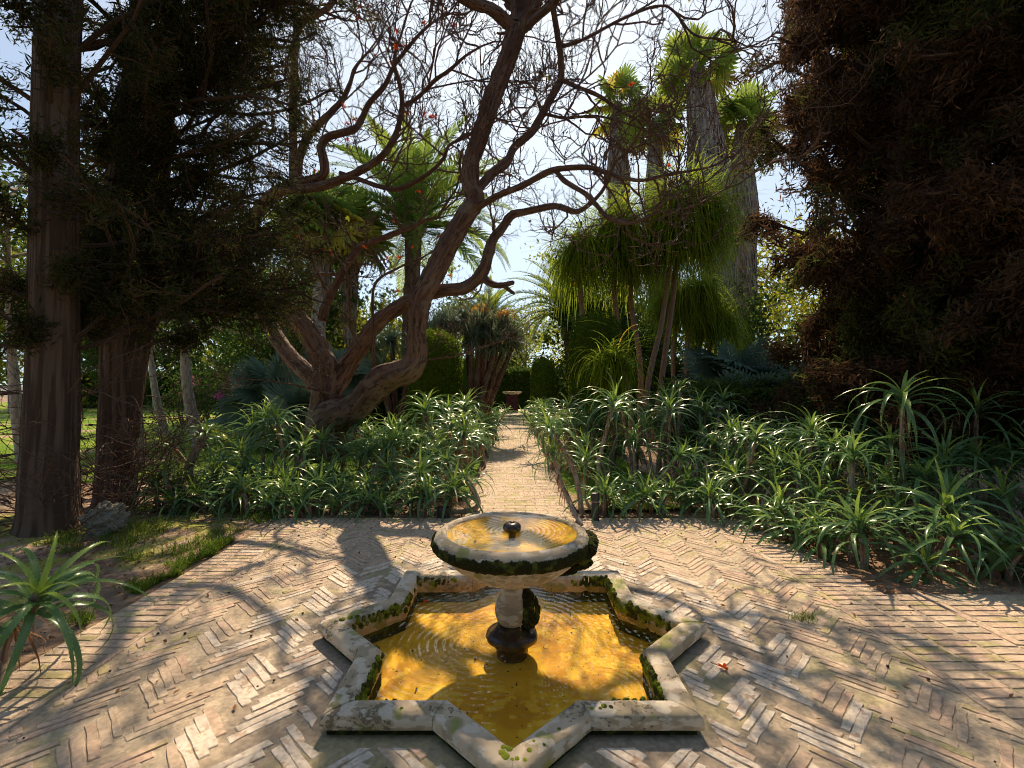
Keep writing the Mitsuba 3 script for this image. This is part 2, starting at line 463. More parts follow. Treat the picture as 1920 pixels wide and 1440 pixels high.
lx = np.linspace(-46, -0.62, 150); ly = np.r_[np.linspace(3.6, 16, 90), np.linspace(16.5, 60, 40)]
ax, ay = np.meshgrid(lx, ly)
az_ = 0.035 + 0.05 * (meshkit.fbm(np.stack([ax * 0.6, ay * 0.6, 0 * ax], -1).reshape(-1, 3), 3).reshape(ax.shape) - 0.5)
li = np.arange(ax.size).reshape(ax.shape)
lq = np.stack([li[:-1, :-1], li[:-1, 1:], li[1:, 1:], li[1:, :-1]], -1).reshape(-1, 4)
lm = np.stack([ax, ay], -1).reshape(-1, 2)[lq].mean(1)
bare2 = (lm[:, 0] < -3.4) & (lm[:, 1] < 4.3 + 0.25 * np.sin(lm[:, 0] * 3) + 0.5 * (lm[:, 0] < -5.5))
put(num('lawn'), (np.stack([ax, ay, az_], -1).reshape(-1, 3), lq[~bare2]), 'mat_lawn', True)
tag('lawn', 'sunlit lawn streaked with tree shadows behind the left conifer', None, None, 'structure')
rx = np.linspace(0.80, 2.3, 12); ry = np.linspace(3.0, 16, 60)
ax2, ay2 = np.meshgrid(rx, ry)
ri = np.arange(ax2.size).reshape(ax2.shape)
put(num('lawn'), (np.stack([ax2, ay2, 0.03 + 0.01 * np.sin(ax2 * 9 + ay2 * 5)], -1).reshape(-1, 3), np.stack([ri[:-1, :-1], ri[:-1, 1:], ri[1:, 1:], ri[1:, :-1]], -1).reshape(-1, 4)), 'mat_lawn', True)
tag('lawn_001', 'narrow strip of grass under the aloes right of the path', None, None, 'structure')

# the plaza: mortar bed, then every brick
plaza_poly = sg.box(-2.72, -7, 2.72, 2.70).union(sg.box(2.70, -7, 7.5, 0.62)).difference(STAR.buffer(-0.05, join_style=2))
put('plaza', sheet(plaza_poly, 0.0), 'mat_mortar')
tag('plaza', 'brick plaza of woven blocks round the star fountain', None, None, 'structure')
rng = np.random.default_rng(5)
bricks = []                                               # (polygon, kind)
P45 = 0.325
c45 = math.sqrt(0.5)
field = sg.box(-HALF + 0.01, -1.75, HALF - 0.01, HALF - 0.01).difference(STAR.buffer(0.06, join_style=2))
u0, v0 = 0.357, 1.262
for i in range(-16, 17):
    for j in range(-16, 17):
        cu, cv = u0 + i * P45, v0 + j * P45
        X, Y = (cu + cv) * c45, (cu - cv) * c45
        if abs(X) > HALF + 0.3 or not -2.0 < Y < HALF + 0.3: continue
        along = 45 if (i + j) % 2 == 0 else -45
        for k in range(5):
            off = (k - 2) * P45 / 5 + rng.normal() * 0.003
            l, w = 0.275 + rng.normal() * 0.010, 0.041 + rng.normal() * 0.004
            b = sa.rotate(sg.box(-l / 2, off - w / 2, l / 2, off + w / 2), along + rng.normal() * 1.0, origin=(0, off))
            b = sa.translate(b, X, Y).intersection(field)
            if b.geom_type == 'Polygon' and b.area > 0.0016: bricks.append(b)
for side, cols in ((1, 3), (-1, 2)):                       # borders of bricks laid across, with a course along the field
    for c in range(cols):
        x0 = HALF + 0.055 + c * 0.235
        y = -1.75
        while y < (2.25 if (c < 2) else 0.55):
            w = 0.058 + rng.normal() * 0.004
            l = 0.215 if not (side < 0 and c == 1) else 0.14
            b = sg.box(side * x0, y, side * (x0 + l + rng.normal() * 0.006), y + w)
            bricks.append(sa.rotate(b, rng.normal() * 0.8)); y += 0.078 + rng.normal() * 0.002
for x0, y0, y1 in ((HALF + 0.005, -1.75, 2.25), (-HALF - 0.05, -1.75, 2.25), (3.03, -1.75, 0.5)):
    y = y0
    while y < y1:
        l = 0.26 + rng.normal() * 0.01
        bricks.append(sg.box(x0, y, x0 + 0.043, y + l)); y += l + 0.018
for c in range(2):
    x = -2.66
    while x < 2.62:
        w = 0.058 + rng.normal() * 0.004
        bricks.append(sa.rotate(sg.box(x, HALF + 0.02 + c * 0.21, x + w, HALF + 0.20 + c * 0.21), rng.normal() * 0.8)); x += 0.078
x = 3.10
while x < 6.5:                                              # cross path going off to the right
    y = -1.75
    while y < 0.5:
        bricks.append(sg.box(x, y, x + 0.25 + rng.normal() * 0.006, y + 0.058)); y += 0.078
    x += 0.275


def worn(b, rng, amp=0.0034):
    """The brick's outline with worn, uneven edges."""
    q = shapely.segmentize(b, 0.055)
    p = np.array(shapely.geometry.polygon.orient(q).exterior.coords)[:-1]
    p = p + rng.normal(size=p.shape) * amp * 0.6
    c = p.mean(0)
    return sg.Polygon(c + (p - c) * (1 - 0.03 * rng.random((len(p), 1))))


def brick_mesh(b, rng, z):
    V, F = prism(worn(b, rng), -0.02, z, 0.0035)
    V[:, 2] += np.where(V[:, 2] > -0.01, (V[:, :2] - V[:, :2].mean(0)) @ (rng.normal(size=2) * 0.005), 0)
    c = b.centroid; r = math.hypot(c.x, c.y)
    lime = rng.random() < (0.97 if r < 1.50 else 0.75 if r < 1.68 else 0.08 if r < 1.9 else 0.005)
    olive = rng.random() < (0.4 if (abs(c.x) > 2.2 or c.y > 1.6) else 0.10)
    uv = np.tile([rng.random(), 1.0 if lime else 2.0 if olive else 0.0], (len(V), 1))
    return V, F, uv


def seen_size(b):
    c = b.centroid; Z = c.y - EYE[1]
    return math.sqrt(b.area) / Z if Z > 0.9 and abs(c.x) < Z * 1.1 and c.y > -1.15 else 0


bricks.sort(key=lambda b: -seen_size(b))
rest = MB()
for k, b in enumerate(bricks):
    V, F, uv = brick_mesh(b, rng, 0.004 + 0.0028 * rng.random())
    if k < 300:
        part('plaza', 'brick', (V, F), 'mat_brick', False, uv)
    else:
        rest.add(V, F, uv)
rest.put('plaza', 'more_bricks', 'mat_brick', False, 'stuff')

# the path running away from the plaza
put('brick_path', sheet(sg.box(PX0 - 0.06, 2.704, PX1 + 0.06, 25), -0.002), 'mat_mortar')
tag('brick_path', 'straight brick path running away between the aloe beds', None, None, 'structure')
prest = MB(); y, row, made = 2.73, 0, 0
while y < 17:
    band = row in (8, 14, 19, 34, 50)
    d = 0.26 if band else 0.135
    w = 0.075 if band else 0.27
    x = PX0 - (0 if band else 0.135 * (row % 2))
    while x < PX1 - 0.03:
        x0, x1 = max(x, PX0), min(x + w - 0.008, PX1)
        if x1 - x0 > 0.04:
            V, F = prism(sg.box(x0, y, x1, y + d - 0.008), -0.02, 0.006 + 0.002 * rng.random(), 0.003)
            uv = np.tile([0.5 + 0.5 * rng.random(), 2.0 if rng.random() < 0.35 else 0.0], (len(V), 1))
            if made < 240:
                part('brick_path', 'brick', (V, F), 'mat_brick', False, uv); made += 1
            else:
                prest.add(V, F, uv)
        x += w
    y += d; row += 1
prest.put('brick_path', 'more_bricks', 'mat_brick', False, 'stuff')

# ------------------------------------------------------------------ the fountain
fo = thing('fountain', 'round stone bowl on a baluster rising from a star shaped pool', 'fountain')
out_p = ring_pts(R)
in_p = list(STAR_IN.exterior.coords)[:-1]
in_p = [min(in_p, key=lambda q: (q[0] - o[0]) ** 2 + (q[1] - o[1]) ** 2) for o in out_p]
prof = [(0.03, 0.030), (-0.02, 0.036), (-0.03, 0.055), (-0.01, 0.076), (0.05, 0.090), (0.14, 0.098), (0.30, 0.100), (0.5, 0.1), (0.7, 0.100), (0.86, 0.097), (0.95, 0.088), (1.0, 0.074), (1.0, 0.03), (0.98, -0.03)]
for k in range(16):
    a, b = np.array(out_p[k]), np.array(out_p[(k + 1) % 16]); c, d = np.array(in_p[k]), np.array(in_p[(k + 1) % 16])
    n = 26; s = np.linspace(0.003, 0.997, n)
    o, q = a + (b - a) * s[:, None], c + (d - c) * s[:, None]
    V = np.stack([np.c_[o + (q - o) * t, np.full(n, z)] for t, z in prof], 1)
    N3 = meshkit.fbm(V.reshape(-1, 3) * 16 + k * 7, 3).reshape(n, len(prof)) - 0.5
    mid_ = np.r_[(o + q).mean(0) / 2, 0.05]
    V = V + unit(V - np.r_[(o[n // 2] + q[n // 2]) / 2, 0.03])* (N3 * 0.011)[..., None]
    V[..., 2] += rng.normal() * 0.0015
    m = len(prof); i = np.arange(n - 1)[:, None] * m; j = np.arange(m - 1)[None]
    Q = np.stack([i + j, i + m + j, i + m + j + 1, i + j + 1], -1).reshape(-1, 4)
    VV = np.vstack([V.reshape(-1, 3), V[0].mean(0), V[-1].mean(0)])
    F = np.vstack([Q[:, [0, 1, 2]], Q[:, [0, 2, 3]], [[jj, jj + 1, n * m] for jj in range(m - 1)], [[(n - 1) * m + jj + 1, (n - 1) * m + jj, n * m + 1] for jj in range(m - 1)]])
    part(fo, 'curb_stone', (VV, F), 'mat_stone', 40)
plinth = STAR.buffer(-0.02, join_style=2, mitre_limit=10).difference(STAR.buffer(-0.07, join_style=2, mitre_limit=10))
pm = trimesh.creation.extrude_polygon(plinth, 0.06); pm.apply_translation([0, 0, -0.02])
part(fo, 'plinth', (pm.vertices, pm.faces), 'mat_dark_moss')
wall_o = STAR_IN.buffer(0.02, join_style=2, mitre_limit=10); wall_i = STAR_IN.buffer(0.003, join_style=2, mitre_limit=10)
wm = trimesh.creation.extrude_polygon(wall_o.difference(wall_i), 0.145); wm.apply_translation([0, 0, -0.11])
part(fo, 'pool_wall', (wm.vertices, wm.faces), 'mat_dark_moss')
part(fo, 'pool_floor', sheet(wall_o, -0.105), 'mat_pool')


def water(poly, z, step, fn):
    a0, b0, a1, b1 = poly.bounds
    X, Y = np.meshgrid(np.arange(a0, a1 + step, step), np.arange(b0, b1 + step, step))
    ids = np.arange(X.size).reshape(X.shape)
    q = np.stack([ids[:-1, :-1], ids[:-1, 1:], ids[1:, 1:], ids[1:, :-1]], -1).reshape(-1, 4)
    inside = shapely.contains_xy(poly, X.ravel()[q].mean(1), Y.ravel()[q].mean(1))
    V = np.stack([X, Y, z + fn(X, Y)], -1).reshape(-1, 3); q = q[inside]
    keep, inv = np.unique(q, return_inverse=True)
    return V[keep], inv.reshape(q.shape)


def ripples(X, Y):
    h = 0 * X
    for cx, cy, amp, wl, dec in ((0.0, 0.0, 0.0011, 0.052, 0.75), (0.46, -0.52, 0.0016, 0.038, 0.30), (0.27, -0.12, 0.0012, 0.034, 0.28), (0.44, -0.22, 0.0009, 0.030, 0.22), (-0.26, -0.10, 0.0013, 0.045, 0.5), (0.05, -0.62, 0.0006, 0.06, 0.4)):
        r = np.hypot(X - cx, Y - cy)
        h = h + 1.9 * amp * np.sin(2 * np.pi * r / wl + cx * 9) * np.exp(-r / dec)
    p = np.stack([X, Y, 0 * X], -1).reshape(-1, 3)
    chop = np.exp(-(((X - 0.36) / 0.26) ** 2 + ((Y + 0.10) / 0.26) ** 2)) + 0.6 * np.exp(-(((X - 0.45) / 0.25) ** 2 + ((Y + 0.5) / 0.2) ** 2)) + 0.12
    h = h + 0.0095 * chop * (meshkit.fbm(p * 26 + 9, 2).reshape(X.shape) - 0.5)
    return h + 0.0016 * (meshkit.fbm(p * 13, 2).reshape(X.shape) - 0.5) + 0.0022 * (meshkit.fbm(p * 5 + 3, 2).reshape(X.shape) - 0.5)


part(fo, 'pool_water', water(STAR_IN.buffer(0.012, join_style=2), 0.014, 0.0055, ripples), 'mat_water', True)
th_w = lambda amp, k: (lambda th, i: 1 + amp * np.sin(k * th + i))  # noqa: E731
stem = [(0.095, -0.11), (0.10, -0.05), (0.125, -0.02), (0.152, 0.0), (0.160, 0.022), (0.152, 0.042), (0.132, 0.056), (0.112, 0.066), (0.098, 0.078), (0.085, 0.088)]
part(fo, 'pedestal_foot', lathe(stem + [(0.03, 0.095)], 48, th_w(0.02, 5)), 'mat_wet_stone', 35)
ped = [(0.05, 0.085), (0.075, 0.098), (0.093, 0.118), (0.103, 0.15), (0.106, 0.185), (0.101, 0.215), (0.088, 0.245), (0.074, 0.272), (0.067, 0.30), (0.066, 0.33), (0.072, 0.348), (0.082, 0.356)]
part(fo, 'pedestal', lathe(ped, 56), 'mat_stone', 35)
bowl = fo + '__basin'
under = [(0.078, 0.352), (0.11, 0.356), (0.17, 0.372), (0.25, 0.408), (0.33, 0.46), (0.385, 0.51), (0.420, 0.555)]
flutes = lambda th, i: 1 + np.where((i > 0) & (i < 6), 0.07, 0) * (np.abs(np.sin(th * 14)) - 0.6)  # noqa: E731
Vu, Fu = lathe(under, 224, flutes)
lip = [(0.420, 0.555), (0.447, 0.562), (0.470, 0.580), (0.482, 0.605), (0.480, 0.630), (0.466, 0.652), (0.445, 0.666), (0.425, 0.672), (0.411, 0.670), (0.402, 0.660), (0.396, 0.645), (0.36, 0.622), (0.25, 0.606), (0.0005, 0.60)]
Vl, Fl = lathe(lip, 224)
Vl[:, :3] += unit(np.c_[Vl[:, :2], Vl[:, 2:] * 0]) * ((meshkit.fbm(Vl * 14, 3) - 0.5) * 0.016 * (np.hypot(Vl[:, 0], Vl[:, 1]) > 0.41))[:, None]
mb = MB().add(Vu, Fu).add(Vl, Fl)
put(bowl, mb.get()[0], 'mat_stone', 40)
Vf, Ff = lathe([(0.404, 0.652), (0.36, 0.6265), (0.25, 0.6105), (0.0005, 0.6045)], 96)
part(bowl, 'stained_bottom', (Vf, Ff), 'mat_pool', True)


def bowl_ripples(X, Y):
    r = np.hypot(X, Y)
    p = np.stack([X, Y, 0 * X], -1).reshape(-1, 3)
    h = 0.0010 * np.sin(2 * np.pi * r / 0.033) * np.exp(-r / 0.35) * (0.4 + 0.6 * np.clip(X / 0.2 + 0.3, 0, 1))
    return h + 0.0006 * (meshkit.fbm(p * 22, 2).reshape(X.shape) - 0.5)


part(bowl, 'water', water(sg.Point(0, 0).buffer(0.408), 0.662, 0.006, bowl_ripples), 'mat_water', True)
sp = [(0.020, 0.60), (0.024, 0.652), (0.044, 0.657), (0.054, 0.668), (0.057, 0.682), (0.053, 0.698), (0.041, 0.709), (0.024, 0.713), (0.012, 0.712), (0.009, 0.720), (0.0005, 0.722)]
part(bowl, 'spout', lathe(sp, 40), 'mat_bronze', 40)
# moss: a ragged skirt round the lip, thicker on the right, and cushions on the curb and in the pool's corners
rng = np.random.default_rng(21)
nth = 720; th = np.linspace(0, 2 * np.pi, nth, endpoint=False)
hang = 0.018 + 0.045 * meshkit.fbm(np.c_[np.cos(th) * 9, np.sin(th) * 9, th * 0], 4) + 0.012 * rng.random(nth)
hang += 0.03 * np.exp(-((np.angle(np.exp(1j * (th + 0.55)))) / 0.4) ** 2)
topz = 0.659 - 0.026 * meshkit.fbm(np.c_[np.cos(th) * 14, np.sin(th) * 14, th * 0 + 5], 3) - 0.012 * rng.random(nth)
rows = []
for t in np.linspace(0, 1, 9):
    z = topz + (topz - hang - 0.575 + 0.575 - topz) * 0 - t * (hang + 0.040)
    base_r = np.interp(-z, [-0.652, -0.630, -0.605, -0.580, -0.562, -0.555, -0.50], [0.466, 0.480, 0.482, 0.470, 0.447, 0.42, 0.36])
    puff = 0.004 + 0.016 * meshkit.fbm(np.c_[np.cos(th) * 16, np.sin(th) * 16, z * 40], 3) * np.sin(np.pi * min(max(t, 0.06), 0.94)) + 0.004 * rng.random(nth)
    rr = base_r + puff
    rows.append(np.c_[rr * np.cos(th), rr * np.sin(th), z])
V = np.stack(rows, 0).reshape(-1, 3); i = np.arange(8)[:, None] * nth; j = np.arange(nth)[None]; j2 = (j + 1) % nth
part(bowl, 'moss_skirt', (V, np.stack([i + j, i + nth + j, i + nth + j2, i + j2], -1).reshape(-1, 4)), 'mat_dark_moss', False)
lumps = MB()
for c, r in (((0.475, -0.03, 0.612), (0.05, 0.11, 0.05)), ((0.455, -0.13, 0.600), (0.045, 0.09, 0.045)), ((0.40, -0.20, 0.575), (0.06, 0.06, 0.04)), ((0.37, -0.10, 0.505), (0.11, 0.07, 0.045)), ((0.30, -0.13, 0.470), (0.09, 0.05, 0.03)), ((0.10, -0.012, 0.175), (0.072, 0.08, 0.105)), ((0.09, 0.0, 0.24), (0.05, 0.06, 0.06))):
    lumps.add(*blob(c, r, rng, 0.2, 4, 6))
lumps.put(fo, 'hanging_moss', 'mat_dark_moss', False, 'stuff')
cush = MB()
for k, (X, Y, n, s) in enumerate(((0.83, 0.36, 40, 0.03), (0.76, 0.58, 40, 0.028), (0.98, 0.10, 26, 0.02), (0.66, 0.72, 30, 0.026), (0.79, -0.46, 34, 0.026), (0.72, -0.6, 24, 0.024), (-0.79, -0.50, 34, 0.026), (-0.73, -0.62, 20, 0.02), (-0.95, 0.13, 18, 0.018), (-0.80, 0.32, 26, 0.022), (-0.62, 0.76, 16, 0.02))):
    for _ in range(int(n * 2.2)):
        q = np.array([X, Y]) + rng.normal(size=2) * 0.10
        e = STAR_IN.exterior; q = np.array(e.interpolate(e.project(sg.Point(q))).coords[0])
        cush.add(*blob([q[0], q[1], 0.03 + 0.055 * rng.random()], s * (0.25 + 0.5 * rng.random()) * np.array([1, 1, 0.9 + 0.8 * rng.random()]), rng, 0.35, 2))
cush.put(fo, 'wall_moss', 'mat_moss', False, 'stuff')
for X, Y, s in ((-0.04, -1.065, .016), (-0.035, -1.035, .012), (-0.012, -1.045, .015), (0.0, -1.10, .010), (0.02, -1.095, .011), (-0.025, -1.085, .018), (0.07, -1.05, .011), (0.09, -1.00, .008), (0.13, -1.02, .009), (0.05, -1.10, .009), (0.20, -0.93, .008), (0.36, -0.80, .010), (0.42, -0.785, .014), (0.45, -0.79, .011), (0.40, -0.80, .009), (-0.5, -0.80, .009), (-0.42, -0.79, .008), (-1.06, 0.03, .02), (-1.02, 0.055, .016), (-0.98, 0.07, .014), (-1.09, 0.0, .013), (0.72, 0.42, .02), (0.80, 0.28, .015), (1.0, 0.12, .016)):
    part(fo, 'moss_cushion', blob([X, Y, 0.098], [s, s * 1.2, s * 0.45], rng, 0.25, 2), 'mat_moss', True)
drops = MB()
for X, Y in ((0.13, -0.2), (0.17, -0.22), (0.19, -0.2), (0.24, -0.19), (0.42, -0.16), (0.455, -0.12), (0.05, -0.2)):
    for k in range(5):
        z = 0.04 + 0.42 * rng.random(); l = 0.006 + 0.014 * rng.random()
        m = trimesh.creation.icosphere(subdivisions=2)
        drops.add(m.vertices * [0.0022, 0.0022, l] + [X + rng.normal() * .002, Y, z], m.faces)
drops.put(fo, 'falling_drops', 'mat_drop', True, 'stuff')

# ------------------------------------------------------------------ the coral tree
class Tubes(MB):
    def t(s, P, r, sides=5, **kw):
        return s.add(*tube(P, r, sides, **kw))


def px_curve(pts, n):
    """Survey points (u, v, Y, width) of a limb -> smooth centre line and radii in metres."""
    a = []
    for u, v, Y, w in pts:
        a.append([*at(u, v, Y), 0.85 * w / 2 / FOC * (Y - EYE[1])])
    s = spline(a, n)
    return s[:, :3], s[:, 3]


ct = thing('coral_tree', 'large bare coral tree with a bent brown trunk and red flowers leaning over the path', 'tree')
LIMBS = {
    'trunk': [(612, 850, 5.6, 105), (618, 790, 5.6, 86), (663, 768, 5.4, 66), (718, 712, 5.2, 62), (764, 693, 5.0, 58), (782, 665, 4.95, 48), (780, 620, 4.9, 42), (788, 568, 4.9, 46), (811, 518, 4.9, 46), (845, 452, 4.9, 44), (873, 405, 4.9, 42), (890, 378, 4.9, 40), (884, 345, 4.9, 38), (882, 307, 4.9, 37), (902, 250, 4.9, 38), (933, 160, 4.9, 40), (957, 93, 4.9, 40), (968, 52, 4.9, 44)],
    'old_trunk': [(600, 860, 5.75, 70), (604, 782, 5.7, 60), (612, 700, 5.7, 52), (600, 660, 5.7, 50), (575, 620, 5.7, 44), (549, 582, 5.7, 38), (545, 574, 5.7, 34)],
    'l0': [(606, 770, 5.7, 40), (644, 700, 5.8, 42), (663, 669, 5.8, 40), (683, 638, 5.7, 36), (706, 607, 5.6, 34), (741, 581, 5.5, 32), (790, 555, 5.3, 30), (830, 545, 5.2, 28), (873, 539, 5.2, 28), (905, 510, 5.2, 26), (916, 479, 5.2, 24), (924, 450, 5.2, 22), (940, 430, 5.2, 20), (958, 405, 5.2, 18), (985, 397, 5.2, 15), (1040, 387, 5.1, 14), (1080, 397, 5.0, 12), (1110, 380, 5.0, 9)],
    'l1': [(905, 522, 5.2, 18), (925, 533, 5.1, 14), (943, 534, 5.0, 13), (963, 529, 5.0, 10)],
    'l2': [(945, 535, 5.0, 10), (954, 543, 5.0, 9), (964, 550, 5.0, 7)],
    'l3': [(890, 390, 4.9, 20), (912, 378, 4.7, 15), (940, 363, 4.6, 14), (980, 347, 4.5, 14), (1027, 322, 4.4, 14), (1060, 315, 4.3, 13), (1105, 314, 4.2, 11), (1147, 326, 4.1, 10), (1199, 337, 4.0, 8), (1247, 328, 4.0, 7), (1324, 314, 3.9, 5), (1350, 304, 3.9, 4), (1366, 291, 3.9, 3)],
    'l4': [(1040, 318, 4.4, 11), (1060, 340, 4.3, 11), (1095, 361, 4.2, 11), (1119, 385, 4.2, 10), (1143, 410, 4.1, 10), (1178, 418, 4.1, 9), (1206, 411, 4.1, 8), (1235, 398, 4.1, 6), (1300, 390, 4.0, 4)],
    'l5': [(890, 362, 4.9, 20), (923, 325, 5.0, 19), (950, 305, 5.05, 18), (963, 277, 5.1, 17), (997, 247, 5.1, 17), (1017, 213, 5.1, 16), (1040, 170, 5.1, 16), (1052, 143, 5.1, 15), (1049, 83, 5.0, 13), (1040, 25, 5.0, 13), (1030, -60, 4.8, 12), (1050, -190, 4.6, 9)],
    'l6': [(1050, 148, 5.1, 10), (1080, 160, 5.0, 9), (1127, 180, 4.9, 8), (1165, 208, 4.8, 6), (1200, 225, 4.8, 4)],
    'l7': [(1050, 86, 5.1, 8), (1075, 80, 4.9, 8), (1107, 66, 4.8, 7), (1180, 28, 4.6, 6), (1250, 10, 4.5, 5), (1300, 62, 4.3, 5), (1352, 72, 4.2, 4)],
    'l8': [(1020, 212, 5.1, 7), (1060, 220, 5.0, 6), (1123, 217, 4.9, 5), (1190, 235, 4.8, 4)],
    'l27': [(612, 760, 5.75, 40), (588, 712, 6.0, 38), (530, 650, 6.4, 34), (470, 540, 6.8, 30), (462, 450, 6.9, 28), (490, 385, 6.8, 27), (530, 354, 6.5, 25), (560, 352, 6.3, 22)],
    'l9': [(530, 355, 6.5, 22), (575, 352, 6.2, 21), (607, 347, 6.1, 20), (645, 333, 6.0, 17), (680, 317, 5.9, 16), (720, 287, 5.8, 14), (743, 247, 5.7, 12), (753, 200, 5.7, 11), (748, 150, 5.6, 9), (738, 110, 5.5, 7), (752, 60, 5.4, 5), (770, 5, 5.3, 4)],
    'l10': [(752, 200, 5.7, 8), (785, 180, 5.5, 9), (815, 150, 5.3, 8), (840, 132, 5.2, 8), (873, 103, 5.1, 6), (905, 84, 5.0, 4)],
    'l11': [(525, 356, 6.5, 24), (550, 344, 6.4, 24), (580, 338, 6.3, 22), (604, 326, 6.2, 20), (606, 300, 6.2, 19), (601, 275, 6.2, 18), (613, 257, 6.2, 17), (640, 248, 6.1, 16), (667, 240, 6.0, 15), (680, 218, 6.0, 13), (692, 192, 5.9, 12), (720, 160, 5.8, 10), (740, 120, 5.7, 8), (773, 77, 5.6, 7), (805, 45, 5.5, 6), (840, 23, 5.4, 4)],
    'l12': [(540, 355, 6.6, 20), (556, 335, 6.6, 19), (560, 300, 6.6, 18), (572, 265, 6.6, 17), (592, 237, 6.6, 16), (618, 212, 6.6, 14), (642, 185, 6.6, 12), (655, 155, 6.6, 9), (666, 125, 6.6, 7), (690, 95, 6.5, 4)],
    'l13': [(552, 350, 6.8, 20), (549, 250, 6.8, 17), (553, 100, 6.8, 15), (560, 45, 6.8, 15), (590, 27, 6.7, 13), (622, 4, 6.6, 11), (660, -60, 6.4, 9)],
    'l14': [(553, 60, 6.8, 11), (552, 0, 6.8, 10), (548, -90, 6.7, 8)],
    'l15': [(636, 324, 6.0, 9), (673, 336, 5.9, 10), (727, 353, 5.7, 11), (757, 350, 5.6, 11), (800, 327, 5.4, 9), (830, 298, 5.3, 8), (842, 272, 5.2, 7), (865, 260, 5.1, 6), (890, 248, 5.0, 5)],
    'l16': [(604, 600, 5.9, 22), (610, 575, 5.9, 20), (622, 551, 5.9, 18), (644, 507, 5.9, 17), (664, 478, 5.9, 16), (680, 460, 5.9, 15), (702, 452, 5.9, 14), (758, 431, 5.9, 11), (800, 412, 5.8, 7)],
    'l17': [(634, 515, 5.9, 9), (610, 514, 5.9, 8), (591, 516, 6.0, 7), (549, 538, 6.0, 5)],
    'l18': [(676, 655, 5.4, 9), (670, 640, 5.4, 9), (657, 607, 5.3, 7), (651, 518, 5.2, 6), (625, 470, 5.2, 5), (612, 436, 5.2, 4), (591, 384, 5.1, 3)],
    'l19': [(701, 690, 5.3, 9), (700, 615, 5.2, 8), (702, 535, 5.2, 6), (747, 502, 5.1, 5), (800, 478, 5.0, 4), (850, 440, 5.0, 3)],
    'l20': [(768, 690, 4.9, 5), (800, 676, 4.8, 4), (850, 668, 4.7, 4), (905, 652, 4.6, 3), (960, 632, 4.5, 2)],
    'l21': [(970, 60, 4.9, 28), (948, 38, 4.8, 27), (920, 15, 4.6, 25), (885, 2, 4.4, 24), (850, -25, 4.2, 22), (800, -110, 3.8, 17), (740, -180, 3.5, 12), (690, -300, 3.2, 8)],
    'l22': [(968, 55, 4.9, 18), (963, 15, 4.9, 14), (955, -40, 4.8, 12), (945, -160, 4.6, 9), (960, -280, 4.4, 6)],
    'l23': [(972, 50, 4.9, 20), (992, 25, 4.8, 18), (1010, 0, 4.7, 17), (1040, -80, 4.5, 14), (1090, -200, 4.1, 11), (1150, -340, 3.8, 7)],
    'l24': [(975, 55, 4.9, 22), (1010, 28, 4.75, 18), (1040, 0, 4.6, 17), (1100, -70, 4.2, 13), (1180, -160, 3.7, 10), (1270, -260, 3.3, 7)],
    'l25': [(640, 745, 5.5, 6), (580, 728, 5.3, 4), (520, 716, 5.1, 3), (455, 710, 5.0, 2)],
    'l26': [(620, 560, 5.8, 8), (590, 500, 5.6, 6), (560, 440, 5.5, 4), (520, 400, 5.4, 3)],
}
rng = np.random.default_rng(3)
tw, pods, blooms = Tubes(), MB(), MB()
LIMB_LINES = {}
for name, pts in LIMBS.items():
    n = max(12, 9 * len(pts))
    P, r = px_curve(pts, n)
    P = P + (meshkit.fbm(P * 2.0 + 5, 2)[:, None] - 0.5) * 0.03
    LIMB_LINES[name] = (P, r)
    big = r[0] > 0.06
    part(ct, name if 'trunk' in name else 'limb', tube(P, np.maximum(r, 0.008), 28 if big else 12, lump=0.02, rng=rng, lobes=0.04 if big else 0.0, knob=0.22)[:2], 'mat_bark', True, tube(P, r, 28 if big else 12)[2])
def tubes(P, r, sides=4):
    """N thin tubes at once: P (N,S,3), r (N,S)."""
    N, S, _ = P.shape
    t = unit(np.gradient(P, axis=1)); m = unit(P[:, -1] - P[:, 0])
    ref = np.where(np.abs(m[:, 2:]) < 0.8, [0, 0, 1.0], [1.0, 0, 0])[:, None]
    A = unit(np.cross(t, ref)); B = np.cross(t, A)
    th = np.arange(sides) * 2 * np.pi / sides
    V = P[:, :, None] + r[:, :, None, None] * (np.cos(th)[:, None] * A[:, :, None] + np.sin(th)[:, None] * B[:, :, None])
    b = (np.arange(N) * S * sides)[:, None, None] + (np.arange(S - 1) * sides)[None, :, None]
    j = np.arange(sides)[None, None]; j2 = (j + 1) % sides
    q = np.stack([b + j, b + j2, b + sides + j2, b + sides + j], -1).reshape(-1, 4)
    uv = np.stack(np.broadcast_arrays(np.linspace(0, 1, S)[None, :, None], (th / 6.283)[None, None], np.zeros((N, 1, 1)))[:2], -1)
    return V.reshape(-1, 3), np.vstack([q[:, [0, 1, 2]], q[:, [0, 2, 3]]]), uv.reshape(-1, 2)


def branchlets(p, d, L, r0, n, rng, wiggle=0.3, lift=0.1):
    """N crooked curves of n + 1 points."""
    P, dd = [p], d
    for k in range(n):
        dd = unit(dd + rng.normal(size=p.shape) * wiggle + [0, 0, lift])
        P.append(P[-1] + dd * (L / n)[:, None])
    return np.stack(P, 1), r0[:, None] * np.linspace(1, 0.5, n + 1)


